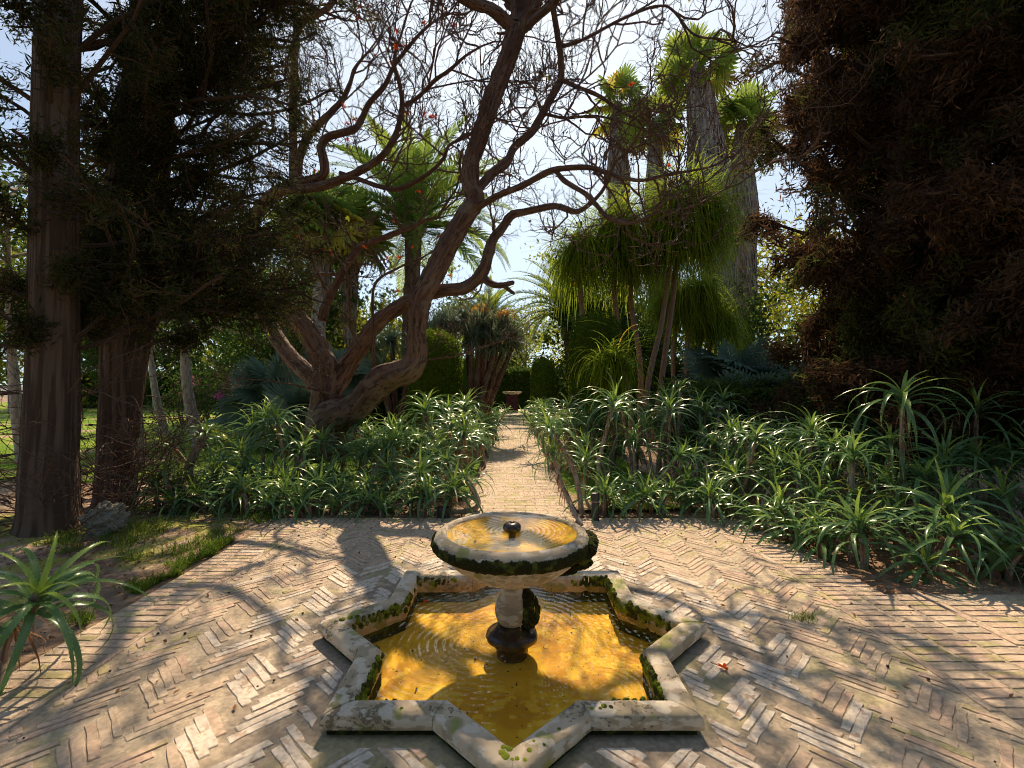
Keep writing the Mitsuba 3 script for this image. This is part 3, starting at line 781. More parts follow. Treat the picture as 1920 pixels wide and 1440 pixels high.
def sprout(P, L, r0, m, rng, lo=0.2, scale=(0.4, 0.65), thin=0.6):
    """m children on each of the curves: start points, directions, lengths, radii."""
    N, S, _ = P.shape
    t = rng.uniform(lo, 0.999, (N, m)) * (S - 1); a = t.astype(int); i = np.arange(N)[:, None]
    q = P[i, a] + (P[i, a + 1] - P[i, a]) * (t - a)[..., None]
    tg = unit(P[i, a + 1] - P[i, a]); ax = unit(np.cross(tg, rng.normal(size=tg.shape)))
    d = unit(tg * rng.uniform(0.4, 0.9, (N, m, 1)) + ax * rng.uniform(0.6, 1.0, (N, m, 1)))
    return q.reshape(-1, 3), d.reshape(-1, 3), (L[:, None] * rng.uniform(*scale, (N, m))).ravel(), (np.repeat(r0[:, None] * thin, m, 1)).ravel()


st = []
for name, (P, r) in LIMB_LINES.items():
    if name in ('old_trunk', 'l1', 'l2', 'l27'): continue
    thin = name in ('l18', 'l19', 'l20', 'l25', 'l26', 'l17')
    if name == 'trunk':
        sel = [(0.70, .9), (0.80, 1.2), (0.90, 1.2), (0.66, .8)]
    elif thin or name == 'l16':
        sel = [(t, 0.55) for t in rng.uniform(0.2, 1.0, 6)]
    else:
        sel = [(t, rng.uniform(0.8, 1.6)) for t in rng.uniform(0.22, 1.0, 7 if name in ('l9', 'l10', 'l11', 'l12', 'l13', 'l14', 'l15', 'l5', 'l7') else 4)] + [(0.99, 1.0)]
    st.append((*P[-1], *unit(P[-1] - P[-3]), 0.5 if thin else 1.5, max(r[-1], 0.005)))
    for t, L in sel:
        i = int(t * (len(P) - 2)); tang = unit(P[i + 1] - P[i])
        ax = unit(np.cross(tang, rng.normal(size=3)))
        st.append((*P[i], *unit(tang * 0.6 + ax * 0.8), L * rng.uniform(1.0, 1.6), 0.006 if thin else 0.017))
st = np.array(st)
p, d, L, r0 = st[:, :3], st[:, 3:6], st[:, 6], st[:, 7]
for level, m in ((0, 4), (1, 4), (2, 2), (3, 0)):
    P, r = branchlets(p, d, L, r0, 7 if level < 2 else 5, rng, 0.30, 0.10 if level < 2 else 0.16)
    tw.add(*tubes(P, r, 5 if level < 2 else 4))
    r0 = np.maximum(r0, 0.0045)
    if m: p, d, L, r0 = sprout(P, L, r0, m, rng, 0.2, (0.4, 0.7), 0.66)
ends_p = P[:, -1]
tw.put(ct, 'twigs', 'mat_twig', True, 'stuff')
pick = rng.choice(len(ends_p), min(len(ends_p), 900), replace=False)
for k in pick:
    if ends_p[k, 2] < 3.0: continue
    for _ in range(rng.integers(1, 4)):
        c = ends_p[k] + rng.normal(size=3) * 0.025
        m = trimesh.creation.icosphere(subdivisions=0)
        pods.add(m.vertices * 0.013 * rng.uniform(0.7, 1.3) * [1, 1, 1.3] + c, m.faces)
pods.put(ct, 'seed_pods', 'mat_pod', False, 'stuff')
nf = 0
for k in rng.permutation(len(ends_p)):
    p = ends_p[k]
    u = 960 + FOC * p[0] / (p[1] - EYE[1])
    if p[2] < 3.2 or nf >= 70 or rng.random() > (1.0 if u < 860 else 0.25): continue
    n = 16; B = np.repeat(p[None], n, 0)
    A, sd = arc(B, rng.uniform(0, 2 * np.pi, n), rng.uniform(-0.3, 1.3, n), rng.uniform(-0.9, 0.6, n), rng.uniform(0.035, 0.07, n), 3)
    part(ct, 'flower', *(lambda V, F, UV: ((V, F), 'mat_flower', True, UV))(*strips(A, np.array([0.006, 0.011, 0.002]), sd, rng.random(n))))
    nf += 1
for k in range(10):                                       # a few young yellow leaves
    p = ends_p[rng.integers(len(ends_p))]
    blooms.add(*leaves(p + rng.normal(size=(5, 3)) * 0.05, 0.08, rng, 0.7))
blooms.put(ct, 'young_leaves', 'mat_leaf_bright', False, 'stuff')

# ------------------------------------------------------------------ aloes
def aloe_leaf(az, e0, e1, L, w, age, rng, teeth=False, S=9):
    P, sd = arc(np.zeros((1, 3)), az, e0, e1, L, S, 1.0, 0.25, rng)
    s = np.linspace(0, 1, S)
    W = w * (1 - s ** 1.8) ** 0.9 * (0.85 + 0.15 * np.minimum(s * 8, 1)); W[-1] = 0.0006
    V, F, uv = strips(P, W[None], sd, np.array([age]), fold=0.38)
    if teeth:
        vs, fs, us = [V], [F], [uv]; n = len(V)
        for sgn in (0, 2):
            for k in range(int(L / 0.022)):
                t = (k + 0.6) / int(L / 0.022) * (S - 1); a = min(int(t), S - 2); q = t - a
                e = V.reshape(S, 3, 3)[:, sgn]; b = e[a] + (e[a + 1] - e[a]) * q
                tg = unit(e[a + 1] - e[a]); o = unit(e[a] - P[0, a])
                if W[a] < 0.003: continue
                h = 0.0055 * min(1, W[a] / 0.008)
                vs.append(np.array([b - tg * 0.004, b + tg * 0.004, b + o * h + tg * 0.003])); fs.append(np.array([[0, 1, 2]]) + n); us.append(np.array([[0.5, 0.05]] * 3)); n += 3
        V, F, uv = np.vstack(vs), np.vstack(fs), np.vstack(us)
    return V, F, uv


def rosette(n, L, rng, w=0.016, teeth=False, S=9, curl=1.0):
    out = []
    for k in range(n):
        age = (k + 0.5) / n
        az = k * 2.39996 + rng.normal() * 0.2
        e0 = 1.40 - 1.05 * age ** 0.8 + rng.normal() * 0.12
        e1 = e0 - (0.75 + 2.1 * age ** 0.6) * rng.uniform(0.7, 1.25) * curl
        V, F, uv = aloe_leaf(az, e0, max(e1, -1.75 * max(1, curl)), L * (0.55 + 0.62 * math.sin(min(1, age * 1.5) * 1.5)) * rng.uniform(0.85, 1.12), w * (0.7 + 0.45 * min(1, age * 2)), age, rng, teeth, S)
        V = V + np.array([0, 0, -0.10 * age ** 1.2 * (L / 0.4)]) + np.array([math.cos(az), math.sin(az), 0]) * 0.008
        out.append((V, F, uv))
    return out


def tilt(V, d):
    """Turn +z to the direction d."""
    d = unit(d); z = np.array([0, 0, 1.0]); v = np.cross(z, d); c = z @ d; s2 = v @ v
    K = np.array([[0, -v[2], v[1]], [v[2], 0, -v[0]], [-v[1], v[0], 0]])
    M = np.eye(3) + K + K @ K * ((1 - c) / s2 if s2 > 1e-9 else 0)
    return V @ M.T


def dead_skirt(P, rng, n, L):
    """Withered brown leaves hanging along a stem below its rosette."""
    i = rng.integers(len(P) // 2, len(P) - 1, n)
    A, sd = arc(P[i], rng.uniform(0, 6.28, n), rng.uniform(-1.2, 0.0, n), rng.uniform(-1.7, -1.4, n), L * rng.uniform(0.5, 1, n), 5)
    return strips(A, np.array([0.007, 0.009, 0.007, 0.004, 0.001]), sd, rng.random(n), fold=0.5)


KINDS = []
for k, (h, n, L) in enumerate(((0.12, 20, 0.44), (0.24, 22, 0.46), (0.38, 22, 0.48), (0.55, 22, 0.50), (0.72, 24, 0.50), (0.88, 24, 0.52), (1.02, 22, 0.50), (0.30, 18, 0.40), (0.62, 18, 0.44), (0.95, 18, 0.46))):
    rng = np.random.default_rng(100 + k)
    lean = rng.normal(size=2) * 0.16 * h + 0.02
    P = spline([[0, 0, -0.06], [lean[0] * .1, lean[1] * .1, h * 0.35], [lean[0] * .6, lean[1] * .6, h * 0.72], [lean[0], lean[1], h]], 10)
    g = {'type': 'shapegroup'}
    V, F, uv = tube(P, np.linspace(0.026, 0.018, 10), 7, lump=0.12, rng=rng)
    g['stem'] = mikit.ply((V, F), 'mat_grey', smooth=True, uv=uv)
    d = unit(P[-1] - P[-2])
    for q, (V, F, uv) in enumerate(rosette(n, L, rng, S=8)):
        g['leaf' if q == 0 else f'leaf_{q:03d}'] = mikit.ply((tilt(V, d) + P[-1], F), 'mat_aloe', smooth=True, uv=uv)
    V, F, uv = dead_skirt(P, rng, 10, 0.25)
    g['dead_leaves'] = mikit.ply((V, F), 'mat_dead', smooth=True, uv=uv)
    scene[f'aloe_kind_{k}'] = g
    KINDS.append(h)


def bed_label(side, p, dist, tall):
    row = 'front row' if dist < 0.55 else 'second row' if dist < 1.3 else 'third row' if dist < 2.2 else 'rearmost rows'
    where = ('next to the path' if abs(p[0]) < 1.6 else 'in the middle stretch' if abs(p[0]) < 3.0 else 'at the left end' if side == 'left' else 'around the tallest aloe' if p[0] < 4.6 else 'at the far right end')
    size = 'tall stemmed' if tall > 0.6 else 'mid height' if tall > 0.3 else 'low'
    return f'{size} aloe {where} of the {side} bed, {row}', f'{size} aloes {where} of the {side} bed, {row}'


PATHL_L, PATHL_G = 'far aloe plant in the row lining the left edge of the path', 'aloes lining the left of the path'
PATHR_L, PATHR_G = 'far aloe plant in the row lining the right edge of the path', 'aloes lining the right of the path'
rng = np.random.default_rng(77)


def scatter(poly, n, gap, rng):
    x0, y0, x1, y1 = poly.bounds; out = []
    for _ in range(n * 60):
        p = np.array([rng.uniform(x0, x1), rng.uniform(y0, y1)])
        if len(out) >= n: break
        if poly.contains(sg.Point(p)) and all((p[0] - q[0]) ** 2 + (p[1] - q[1]) ** 2 > gap * gap for q in out): out.append(p)
    return out


def plant(p, want, label, group):
    """One aloe: the stem height nearest to what is wanted, turned, leaning and scaled."""
    k = int(rng.choice(np.argsort(np.abs(np.array(KINDS) - want) + rng.random(len(KINDS)) * 0.12)[:2]))
    s = rng.uniform(0.95, 1.35)
    key = thing('aloe_plant', label, 'aloe', group)
    scene[key] = {'type': 'instance', 'group': {'type': 'ref', 'id': f'aloe_kind_{k}'},
                  'to_world': T().translate([p[0], p[1], 0.0]).rotate([0, 0, 1], rng.uniform(0, 360)).rotate([1, 0, 0], rng.normal() * 7).scale(s)}


bed_l = sg.Polygon([(-0.72, 2.85), (-2.0, 2.80), (-3.3, 2.85), (-4.5, 2.75), (-4.6, 3.9), (-2.6, 6.3), (-0.72, 6.0)])
for p in scatter(bed_l, 76, 0.28, rng):
    depth = p[1] - 2.85
    h = rng.uniform(0.25, 1.0) ** 0.8 * np.clip(0.26 + 0.50 * depth, 0.1, 0.98)
    plant(p, h, *bed_label('left', p, depth, h))
bed_r = sg.Polygon([(0.90, 2.92), (2.55, 2.86), (2.85, 1.7), (3.15, 1.1), (4.2, 0.9), (6.2, 0.9), (6.4, 5.2), (0.98, 6.4)])
for p in scatter(bed_r, 122, 0.34, rng):
    depth = -bed_r.exterior.project(sg.Point(p)) * 0 + min(p[1] - 2.86 if p[0] < 2.6 else 9, sg.LineString([(2.55, 2.86), (2.85, 1.7), (3.15, 1.1), (6.2, 0.9)]).distance(sg.Point(p)))
    h = rng.uniform(0.25, 1.0) ** 0.8 * np.clip(0.28 + 0.55 * depth, 0.1, 1.12)
    plant(p, h, *bed_label('right', p, depth, h))
front = sg.LineString([(-4.3, 2.95), (-3.2, 2.80), (-2.0, 2.82), (-0.85, 2.86)])
for k in range(13):
    q = front.interpolate((k + rng.uniform(0.1, 0.9)) / 13, normalized=True); p = np.array([q.x, q.y + rng.normal() * 0.05])
    plant(p, 0.10, *bed_label('left', p, 0.0, 0.1))
front = sg.LineString([(1.05, 2.88), (2.5, 2.84), (2.85, 1.65), (3.2, 1.02), (5.2, 0.86)])
for k in range(18):
    q = front.interpolate((k + rng.uniform(0.1, 0.9)) / 18, normalized=True); p = np.array([q.x + rng.normal() * 0.04, q.y + rng.normal() * 0.05])
    plant(p, 0.10, *bed_label('right', p, 0.0, 0.1))
for lab, a, b in (('bare woody aloe stem lying along the front of the left bed', (-3.2, 2.86), (-2.2, 2.95)), ('crooked bare aloe stem on the soil at the path end of the left bed', (-1.7, 3.0), (-0.8, 2.9)),
                  ('pale bare aloe stem lying in the shade at the right end of the right bed', (3.9, 1.05), (4.9, 1.3)), ('bare leaning aloe stem near the picture edge in the right bed', (4.0, 1.5), (4.35, 1.0))):
    key = thing('fallen_branch', lab.replace('stem', 'branch'), 'branch')
    a, b = np.array([*a, 0.05]), np.array([*b, 0.16 if 'leaning' not in lab else 0.05]); a[2] = 0.05 if 'leaning' not in lab else 0.55
    P = spline([a, a * 0.65 + b * 0.35 + [0, 0.05, -0.01], a * 0.3 + b * 0.7 + [0, -0.05, 0.03], b], 14)
    V, F, uv = tube(P, np.linspace(0.022, 0.015, 14), 8, lump=0.12, rng=rng); part(key, 'wood', (V, F), 'mat_grey', True, uv)
    V, F, uv = dead_skirt(P, rng, 8, 0.2); part(key, 'dead_leaves', (V, F), 'mat_dead', True, uv)
for p in scatter(sg.Polygon([(-0.50, 5.6), (-1.4, 6.1), (-1.2, 15.5), (-0.42, 15.5)]), 26, 0.38, rng):
    plant(p, rng.uniform(0.4, 0.8), PATHL_L, PATHL_G)
for p in scatter(sg.Polygon([(0.72, 5.6), (1.7, 6.4), (1.5, 15.5), (0.62, 15.5)]), 26, 0.38, rng):
    plant(p, rng.uniform(0.4, 0.8), PATHR_L, PATHR_G)


def hero_aloe(label, base, mid, top, n, L, seed, w=0.019, r=0.03, group=None, dead=14, curl=1.1):
    """A single aloe that stands out: its own stem and every leaf with teeth."""
    rg = np.random.default_rng(seed)
    key = thing('aloe_plant', label, 'aloe', group)
    P = spline([base, mid, top], 14) if mid is not None else spline([base, (np.asarray(base) + top) / 2 + rg.normal(size=3) * 0.02, top], 14)
    V, F, uv = tube(P, np.linspace(r, r * 0.75, 14), 9, lump=0.1, rng=rg)
    part(key, 'stem', (V, F), 'mat_grey', True, uv)
    d = unit(unit(P[-1] - P[-3]) + [0, 0, 0.6])
    for V, F, uv in rosette(n, L, rg, w, True, 12, curl):
        part(key, 'leaf', (tilt(V, d) + P[-1], F), 'mat_aloe', True, uv)
    V, F, uv = dead_skirt(P, rg, dead, L * 0.6)
    part(key, 'dead_leaves', (V, F), 'mat_dead', True, uv)


g0 = lambda u, v: at(u, v, EYE[1] + FOC * EYE[2] / (v - HZ))  # noqa: E731  where a sight line meets level ground
hero_aloe('single aloe standing alone on bare soil at the front left edge of the plaza', g0(-8, 1300), np.array([-2.66, -0.44, 0.25]), np.array([-2.47, -0.47, 0.475]), 26, 0.58, 1, 0.018, 0.030, dead=16, curl=1.35)
hero_aloe('tallest aloe of the right bed, rising in front of the brown conifer', [4.2, 2.2, 0], [4.15, 2.15, 0.8], at(1692, 740, 2.0), 24, 0.66, 2, 0.022, 0.028)
hero_aloe('aloe on a long leaning stem at the right edge of the path, drooping over it', g0(1092, 965), at(1075, 880, 3.0), at(1030, 800, 3.1), 22, 0.52, 3, 0.018, 0.035, dead=26)
hero_aloe('small aloe rosette hanging low over the right edge of the path', g0(1090, 985), at(1062, 930, 2.75), at(1035, 850, 2.9), 18, 0.46, 4, 0.015, 0.028, dead=30)
hero_aloe('tall aloe on a thick leaning stem at the left end of the left bed', [-4.15, 3.5, 0], at(355, 880, 3.4), at(386, 812, 3.4), 20, 0.46, 5, 0.021, 0.06)
hero_aloe('dark aloe standing just left of the thick leaning aloe stem', [-4.05, 2.75, 0], None, at(310, 885, 2.9), 18, 0.40, 6, 0.018, 0.035)
hero_aloe('wide low aloe at the front corner of the right bed beside the plaza', [2.86, 1.85, 0], None, at(1528, 975, 1.7), 26, 0.48, 7, 0.018)
hero_aloe('pale aloe rosette over the wide low one at the corner of the right bed', [3.45, 2.1, 0], None, at(1598, 930, 2.0), 24, 0.44, 8, 0.018)
hero_aloe('bright arching aloe above the middle of the right bed, left of the tallest', [3.62, 2.65, 0], None, at(1562, 832, 2.5), 22, 0.50, 9, 0.019)
hero_aloe('bright aloe with curved leaves at the upper left of the sunlit right bed group', [2.85, 3.05, 0], None, at(1418, 815, 2.9), 22, 0.44, 10, 0.017)
hero_aloe('aloe half in shade at the right end of the bed near the picture edge', [4.25, 1.95, 0], None, at(1735, 890, 1.9), 22, 0.52, 11, 0.02)
hero_aloe('yellow green aloe tall at the back of the right bed beside the slim grey stems', [2.75, 5.1, 0], None, at(1278, 725, 5.0), 22, 0.46, 12, 0.016)
hero_aloe('aloe with long drooping leaves beside the left edge of the path at the plaza', [-0.95, 2.9, 0], at(895, 950, 3.0), at(873, 893, 3.0), 18, 0.40, 13, 0.015, 0.04)
hero_aloe('tall aloe beside the left edge of the path, above the others there', [-0.9, 4.6, 0], None, at(868, 785, 4.6), 22, 0.46, 14, 0.016)

# ------------------------------------------------------------------ conifers
def sprays(C, D, rng, m=14, L=0.07, aspect=0.17, clump=0.05):
    """Tufts of scale foliage: at each point C (N,3), m narrow blades that point roughly along D (N,3)."""
    N = len(C)
    B = np.repeat(C, m, 0) + rng.normal(size=(N * m, 3)) * clump * [1, 1, 1.3]
    v = np.clip(np.repeat(rng.random(N), m) * 0.75 + rng.random(N * m) * 0.25, 0, 1)
    return leaves(B, L * rng.uniform(0.6, 1.4, N * m), rng, aspect, v, np.repeat(D, m, 0) * 1.5)


def conifer(name, label, trunks, boughs, mat, seed, m=14, per=32, L=0.07, aspect=0.17, droop=0.8, fill=0.35, clump=0.05):
    """trunks: list of (points, radii); boughs: rows of (start 3, direction 3, length, radius)."""
    rg = np.random.default_rng(seed)
    key = thing(name, label, 'tree')
    for P, r in trunks:
        V, F, uv = tube(P, r, 20, lump=0.03, rng=rg, lobes=0.06)
        part(key, 'trunk', (V, F), 'mat_conifer_bark', True, uv)
    b = np.array(boughs)
    P, r = branchlets(b[:, :3], unit(b[:, 3:6]), b[:, 6], b[:, 7], 9, rg, 0.16, 0.03)
    br = MB().add(*tubes(P, r, 6))
    q, d, l, r1 = sprout(P, b[:, 6], b[:, 7], 10, rg, fill, (0.14, 0.34), 0.4)
    P2, r2 = branchlets(q, d, l, np.minimum(r1, 0.012), 5, rg, 0.25, -0.05)
    br.add(*tubes(P2, r2, 4))
    br.put(key, 'branches', 'mat_conifer_bark', True, 'stuff')
    N = len(P2); t = rg.uniform(0.1, 0.999, (N, per // 4)) * 5; a = t.astype(int); i = np.arange(N)[:, None]
    C = (P2[i, a] + (P2[i, a + 1] - P2[i, a]) * (t - a)[..., None]).reshape(-1, 3)
    D = (unit(P2[i, a + 1] - P2[i, a]) + np.array([0, 0, -0.5 * droop])).reshape(-1, 3)
    V, F, uv = sprays(C, unit(D), rg, m, L, aspect, clump)
    part(key, 'crown', (V, F), mat, False, uv, kind='stuff')
    return key


rng = np.random.default_rng(31)
z_lin = lambda p, n: spline(p, n)  # noqa: E731
tr1 = z_lin([(-4.90, 2.15, -0.1), (-4.92, 2.15, 0.5), (-4.92, 2.2, 2.0), (-4.90, 2.2, 5.0), (-4.8, 2.3, 9.0), (-4.7, 2.3, 12.5)], 24)
tr2 = z_lin([(-5.05, 3.15, -0.1), (-5.03, 3.15, 0.6), (-5.02, 3.15, 1.8), (-5.05, 3.15, 3.7), (-4.72, 3.15, 6.4), (-4.4, 3.1, 11.0)], 24)
tr3 = z_lin([(-4.98, 3.2, 0.9), (-4.85, 3.25, 2.0), (-4.64, 3.3, 3.7), (-4.43, 3.3, 6.4), (-4.1, 3.3, 10.5)], 20)
bl = []
for k in range(190):
    P = (tr1, tr2, tr3)[k % 3]; i = rng.integers(4, len(P) - 1); p = P[i]
    if p[2] < 1.9: continue
    a = rng.uniform(0, 2 * np.pi); L = rng.uniform(1.3, 2.9) * (1.0 - 0.02 * p[2])
    if math.sin(a) < -0.25: L *= 0.45                      # little foliage on the side towards the plaza
    bl.append((*p, math.cos(a), math.sin(a), rng.uniform(0.2, 0.9), L, 0.03))
for k in range(85):                                       # the skirt of boughs that reaches towards the coral tree
    P = tr3 if k % 2 else tr2
    p = P[np.argmin(np.abs(P[:, 2] - rng.uniform(1.9, 8.5)))] + rng.normal(size=3) * [0.1, 0.1, 0.25]
    bl.append((*p, 1.0, rng.normal() * 0.35 + 0.1, rng.uniform(-0.05, 0.6), rng.uniform(1.7, 2.45), 0.028))
conifer('conifer', 'tall dark conifer with three furrowed trunks and lacy drooping foliage at the left', [(tr1, np.r_[0.38, 0.32, 0.28, np.linspace(0.255, 0.13, 21)]), (tr2, np.r_[0.27, 0.24, np.linspace(0.22, 0.08, 22)]), (tr3, np.linspace(0.16, 0.07, 20))], bl, 'mat_conifer', 41, 20, 16, 0.085, 0.17, 0.6, 0.30, 0.055)
br_ = []
trr = z_lin([(6.1, 4.4, -0.1), (6.1, 4.4, 1.0), (6.05, 4.4, 4.0), (6.0, 4.4, 8.0), (6.0, 4.4, 13.0)], 20)
trr2 = z_lin([(7.4, 3.4, -0.1), (7.4, 3.4, 1.0), (7.35, 3.4, 4.0), (7.3, 3.4, 10.0)], 16)
for k in range(330):
    P = trr if k % 3 else trr2
    p = P[0] + (P[-1] - P[0]) * rng.uniform(0.10, 0.98); a = rng.uniform(0, 2 * np.pi)
    L = rng.uniform(1.5, 2.7) * (1 - 0.020 * p[2]) * (0.8 if p[2] < 2.6 and math.cos(a) < 0 else 1)
    br_.append((*p, math.cos(a), math.sin(a), rng.uniform(-0.1, 0.7), L, 0.04))
for k in range(50):
    p = trr2[0] + (trr2[-1] - trr2[0]) * rng.uniform(0.1, 0.9) + rng.normal(size=3) * [0.5, 0.5, 0]
    br_.append((*p, -1, rng.normal() * 0.5, rng.uniform(-0.1, 0.5), rng.uniform(1.4, 2.2), 0.03))
for k in range(60):                                       # low sweeping boughs
    P = trr if k % 2 else trr2
    p = P[0] + (P[-1] - P[0]) * rng.uniform(0.08, 0.22); a = rng.uniform(3.6, 5.6)
    br_.append((*p, math.cos(a), math.sin(a), rng.uniform(-0.25, 0.35), rng.uniform(1.3, 2.2), 0.035))
conifer('conifer', 'massive dark brown conifer with dense shaggy foliage filling the right side', [(trr, np.r_[0.45, 0.4, np.linspace(0.36, 0.1, 18)]), (trr2, np.linspace(0.3, 0.1, 16))], br_, 'mat_brown_conifer', 43, 15, 36, 0.125, 0.20, 0.8, 0.30, 0.075)

# thin dead twigs growing round the foot of the left conifer
rng = np.random.default_rng(8)
dt = MB()
n = 130
i = rng.integers(1, 9, n); base = np.where((np.arange(n) % 2 == 0)[:, None], tr1[i], tr2[i])
a = np.r_[rng.uniform(-0.9, 0.9, n // 2), rng.uniform(2.4, 4.4, n - n // 2)]
P, r = branchlets(base + np.c_[np.cos(a), np.sin(a), 0 * a] * 0.3, np.c_[np.cos(a), np.sin(a) - 0.2, rng.uniform(-0.2, 0.7, n)], rng.uniform(0.6, 1.5, n), np.full(n, 0.007), 7, rng, 0.22, 0.02)
dt.add(*tubes(P, r, 4))
q, d, l, r1 = sprout(P, np.full(n, 1.0), r[:, 0], 6, rng, 0.2, (0.2, 0.5), 0.55)
P, r = branchlets(q, d, l, r1, 5, rng, 0.3, 0.05); dt.add(*tubes(P, r, 3))
dt.put(labels and 'conifer', 'dead_twigs', 'mat_twig', True, 'stuff')
ds = thing('dry_shrub', 'leafless reddish shrub of thin dry twigs beside the left conifer trunks', 'shrub')
n = 9; a = rng.uniform(0, 6.28, n)
P, r = branchlets(np.repeat([[-4.72, 3.0, 0.0]], n, 0), np.c_[np.cos(a) * 0.4 + 0.35, np.sin(a) * 0.3, np.ones(n)], rng.uniform(0.7, 1.1, n), np.full(n, 0.010), 8, rng, 0.16, 0.03)
part(ds, 'stems', tubes(P, r, 6)[:2], 'mat_twig', True)
q, d, l, r1 = sprout(P, np.full(n, 0.9), r[:, 0], 12, rng, 0.2, (0.3, 0.6), 0.5)
P, r = branchlets(q, d, l, r1, 6, rng, 0.2, 0.06); mb = MB().add(*tubes(P, r, 4))
q, d, l, r1 = sprout(P, l, r1, 3, rng, 0.3, (0.4, 0.6), 0.6); P, r = branchlets(q, d, l, r1, 4, rng, 0.2, 0.06); mb.add(*tubes(P, r, 3))
mb.put(ds, 'twigs', 'mat_twig', True, 'stuff')

# ------------------------------------------------------------------ palms
def fan_leaf(rng, Rl, seg=34, arcdeg=300, droop=0.5):
    """A fan leaf in its own frame: stalk towards +y, blade round the hub at the origin; tips hang."""
    a = np.radians(np.linspace(-arcdeg / 2, arcdeg / 2, seg)) + np.pi / 2
    l = Rl * (0.75 + 0.25 * np.cos((a - np.pi / 2) * 0.6)) * rng.uniform(0.93, 1.04, seg)
    t = np.array([0.03, 0.36, 0.66, 0.86, 1.0])
    P = np.stack([np.cos(a)[:, None] * t * l[:, None], np.sin(a)[:, None] * t * l[:, None], np.zeros((seg, 5))], -1)
    sag = droop * rng.uniform(0.6, 1.3, seg)[:, None] * np.array([0, 0.0, 0.05, 0.2, 0.42]) * Rl
    P[..., 2] -= sag + 0.10 * np.abs(np.cos(a))[:, None] * t * Rl
    sd = np.stack([-np.sin(a), np.cos(a), 0.35 * (-1.0) ** np.arange(seg)], -1)[:, None].repeat(5, 1)
    hw = np.radians(arcdeg) / seg / 2
    W = np.stack([t[0] * l * hw * 1.05, t[1] * l * hw * 1.1, t[2] * l * hw * 1.08, t[3] * l * hw * 0.62, 0 * l], 1)
    return P, W, unit(sd)


def place(P, sd, hub, out, up=None):
    """Turns points from a leaf's frame (+y outwards, +z up) to the frame of its heading."""
    y = unit(out); x = unit(np.cross(y, [0, 0, 1.0]) if abs(y[2]) < 0.97 else np.array([1.0, 0, 0])); z = np.cross(x, y)
    M = np.stack([x, y, z], 0)
    return P @ M + hub, sd @ M


def fan_crown(mb, stalks, top, n, Rl, stalk, rng, lo=-0.7, hi=1.4, yellow=0.08, droop=0.5, seg=24):
    for k in range(n):
        el = lo + (hi - lo) * ((k + 0.5) / n); az = k * 2.39996 + rng.normal() * 0.2
        d = np.array([math.cos(az) * math.cos(el), math.sin(az) * math.cos(el), math.sin(el)])
        L = stalk * rng.uniform(0.8, 1.15)
        c = top + d * L - np.array([0, 0, 0.15 * L * math.cos(el)])
        stalks.append((np.stack([top, top + d * L * 0.5, c]), 0.018))
        P, W, sd = fan_leaf(rng, Rl * rng.uniform(0.8, 1.1), seg, 290, droop * (1.3 - 0.5 * el))
        ro = rng.normal() * 0.75; cr_, sr_ = math.cos(ro), math.sin(ro); Mr = np.array([[cr_, 0, -sr_], [0, 1, 0], [sr_, 0, cr_]]); P, sd = P @ Mr, sd @ Mr
        P, sd = place(P, sd, c, unit(d * [1, 1, 0.6] + np.array([0, 0, rng.uniform(-0.75, 0.15)])))
        v = 0.95 if rng.random() < yellow or (yellow and el < lo + 0.2 and rng.random() < 0.4) else rng.uniform(0, 0.8)
        mb.add(*strips(P, W, sd, np.clip(v + rng.normal(size=len(P)) * 0.02, 0, 1)))


def skirt(rng, axis, rad, n, L):
    """Dead fronds hanging down a trunk: axis (S,3) points downwards from the crown, rad the outer radius along it."""
    t = rng.uniform(0, 0.97, n) * (len(axis) - 1); a = t.astype(int)
    c = axis[a] + (axis[a + 1] - axis[a]) * (t - a)[:, None]
    r = np.interp(t, np.arange(len(rad)), rad) * (1 - 0.45 * rng.random(n) ** 2)
    az = rng.uniform(0, 2 * np.pi, n); o = np.stack([np.cos(az), np.sin(az), 0 * az], -1)
    l = L * rng.uniform(0.5, 1.2, n)[:, None]
    B = c + o * r[:, None] * 0.92
    P = np.stack([B, B + o * 0.04 - np.array([0, 0, 0.5]) * l, B + o * rng.uniform(-0.06, 0.05, (n, 1)) + rng.normal(size=(n, 3)) * 0.04 - np.array([0, 0, 1]) * l], 1)
    sd = np.stack([-np.sin(az), np.cos(az), 0 * az], -1)[:, None].repeat(3, 1) + rng.normal(size=(n, 1, 3)) * 0.25
    return strips(P, np.array([0.030, 0.038, 0.004]), unit(sd), rng.random(n))


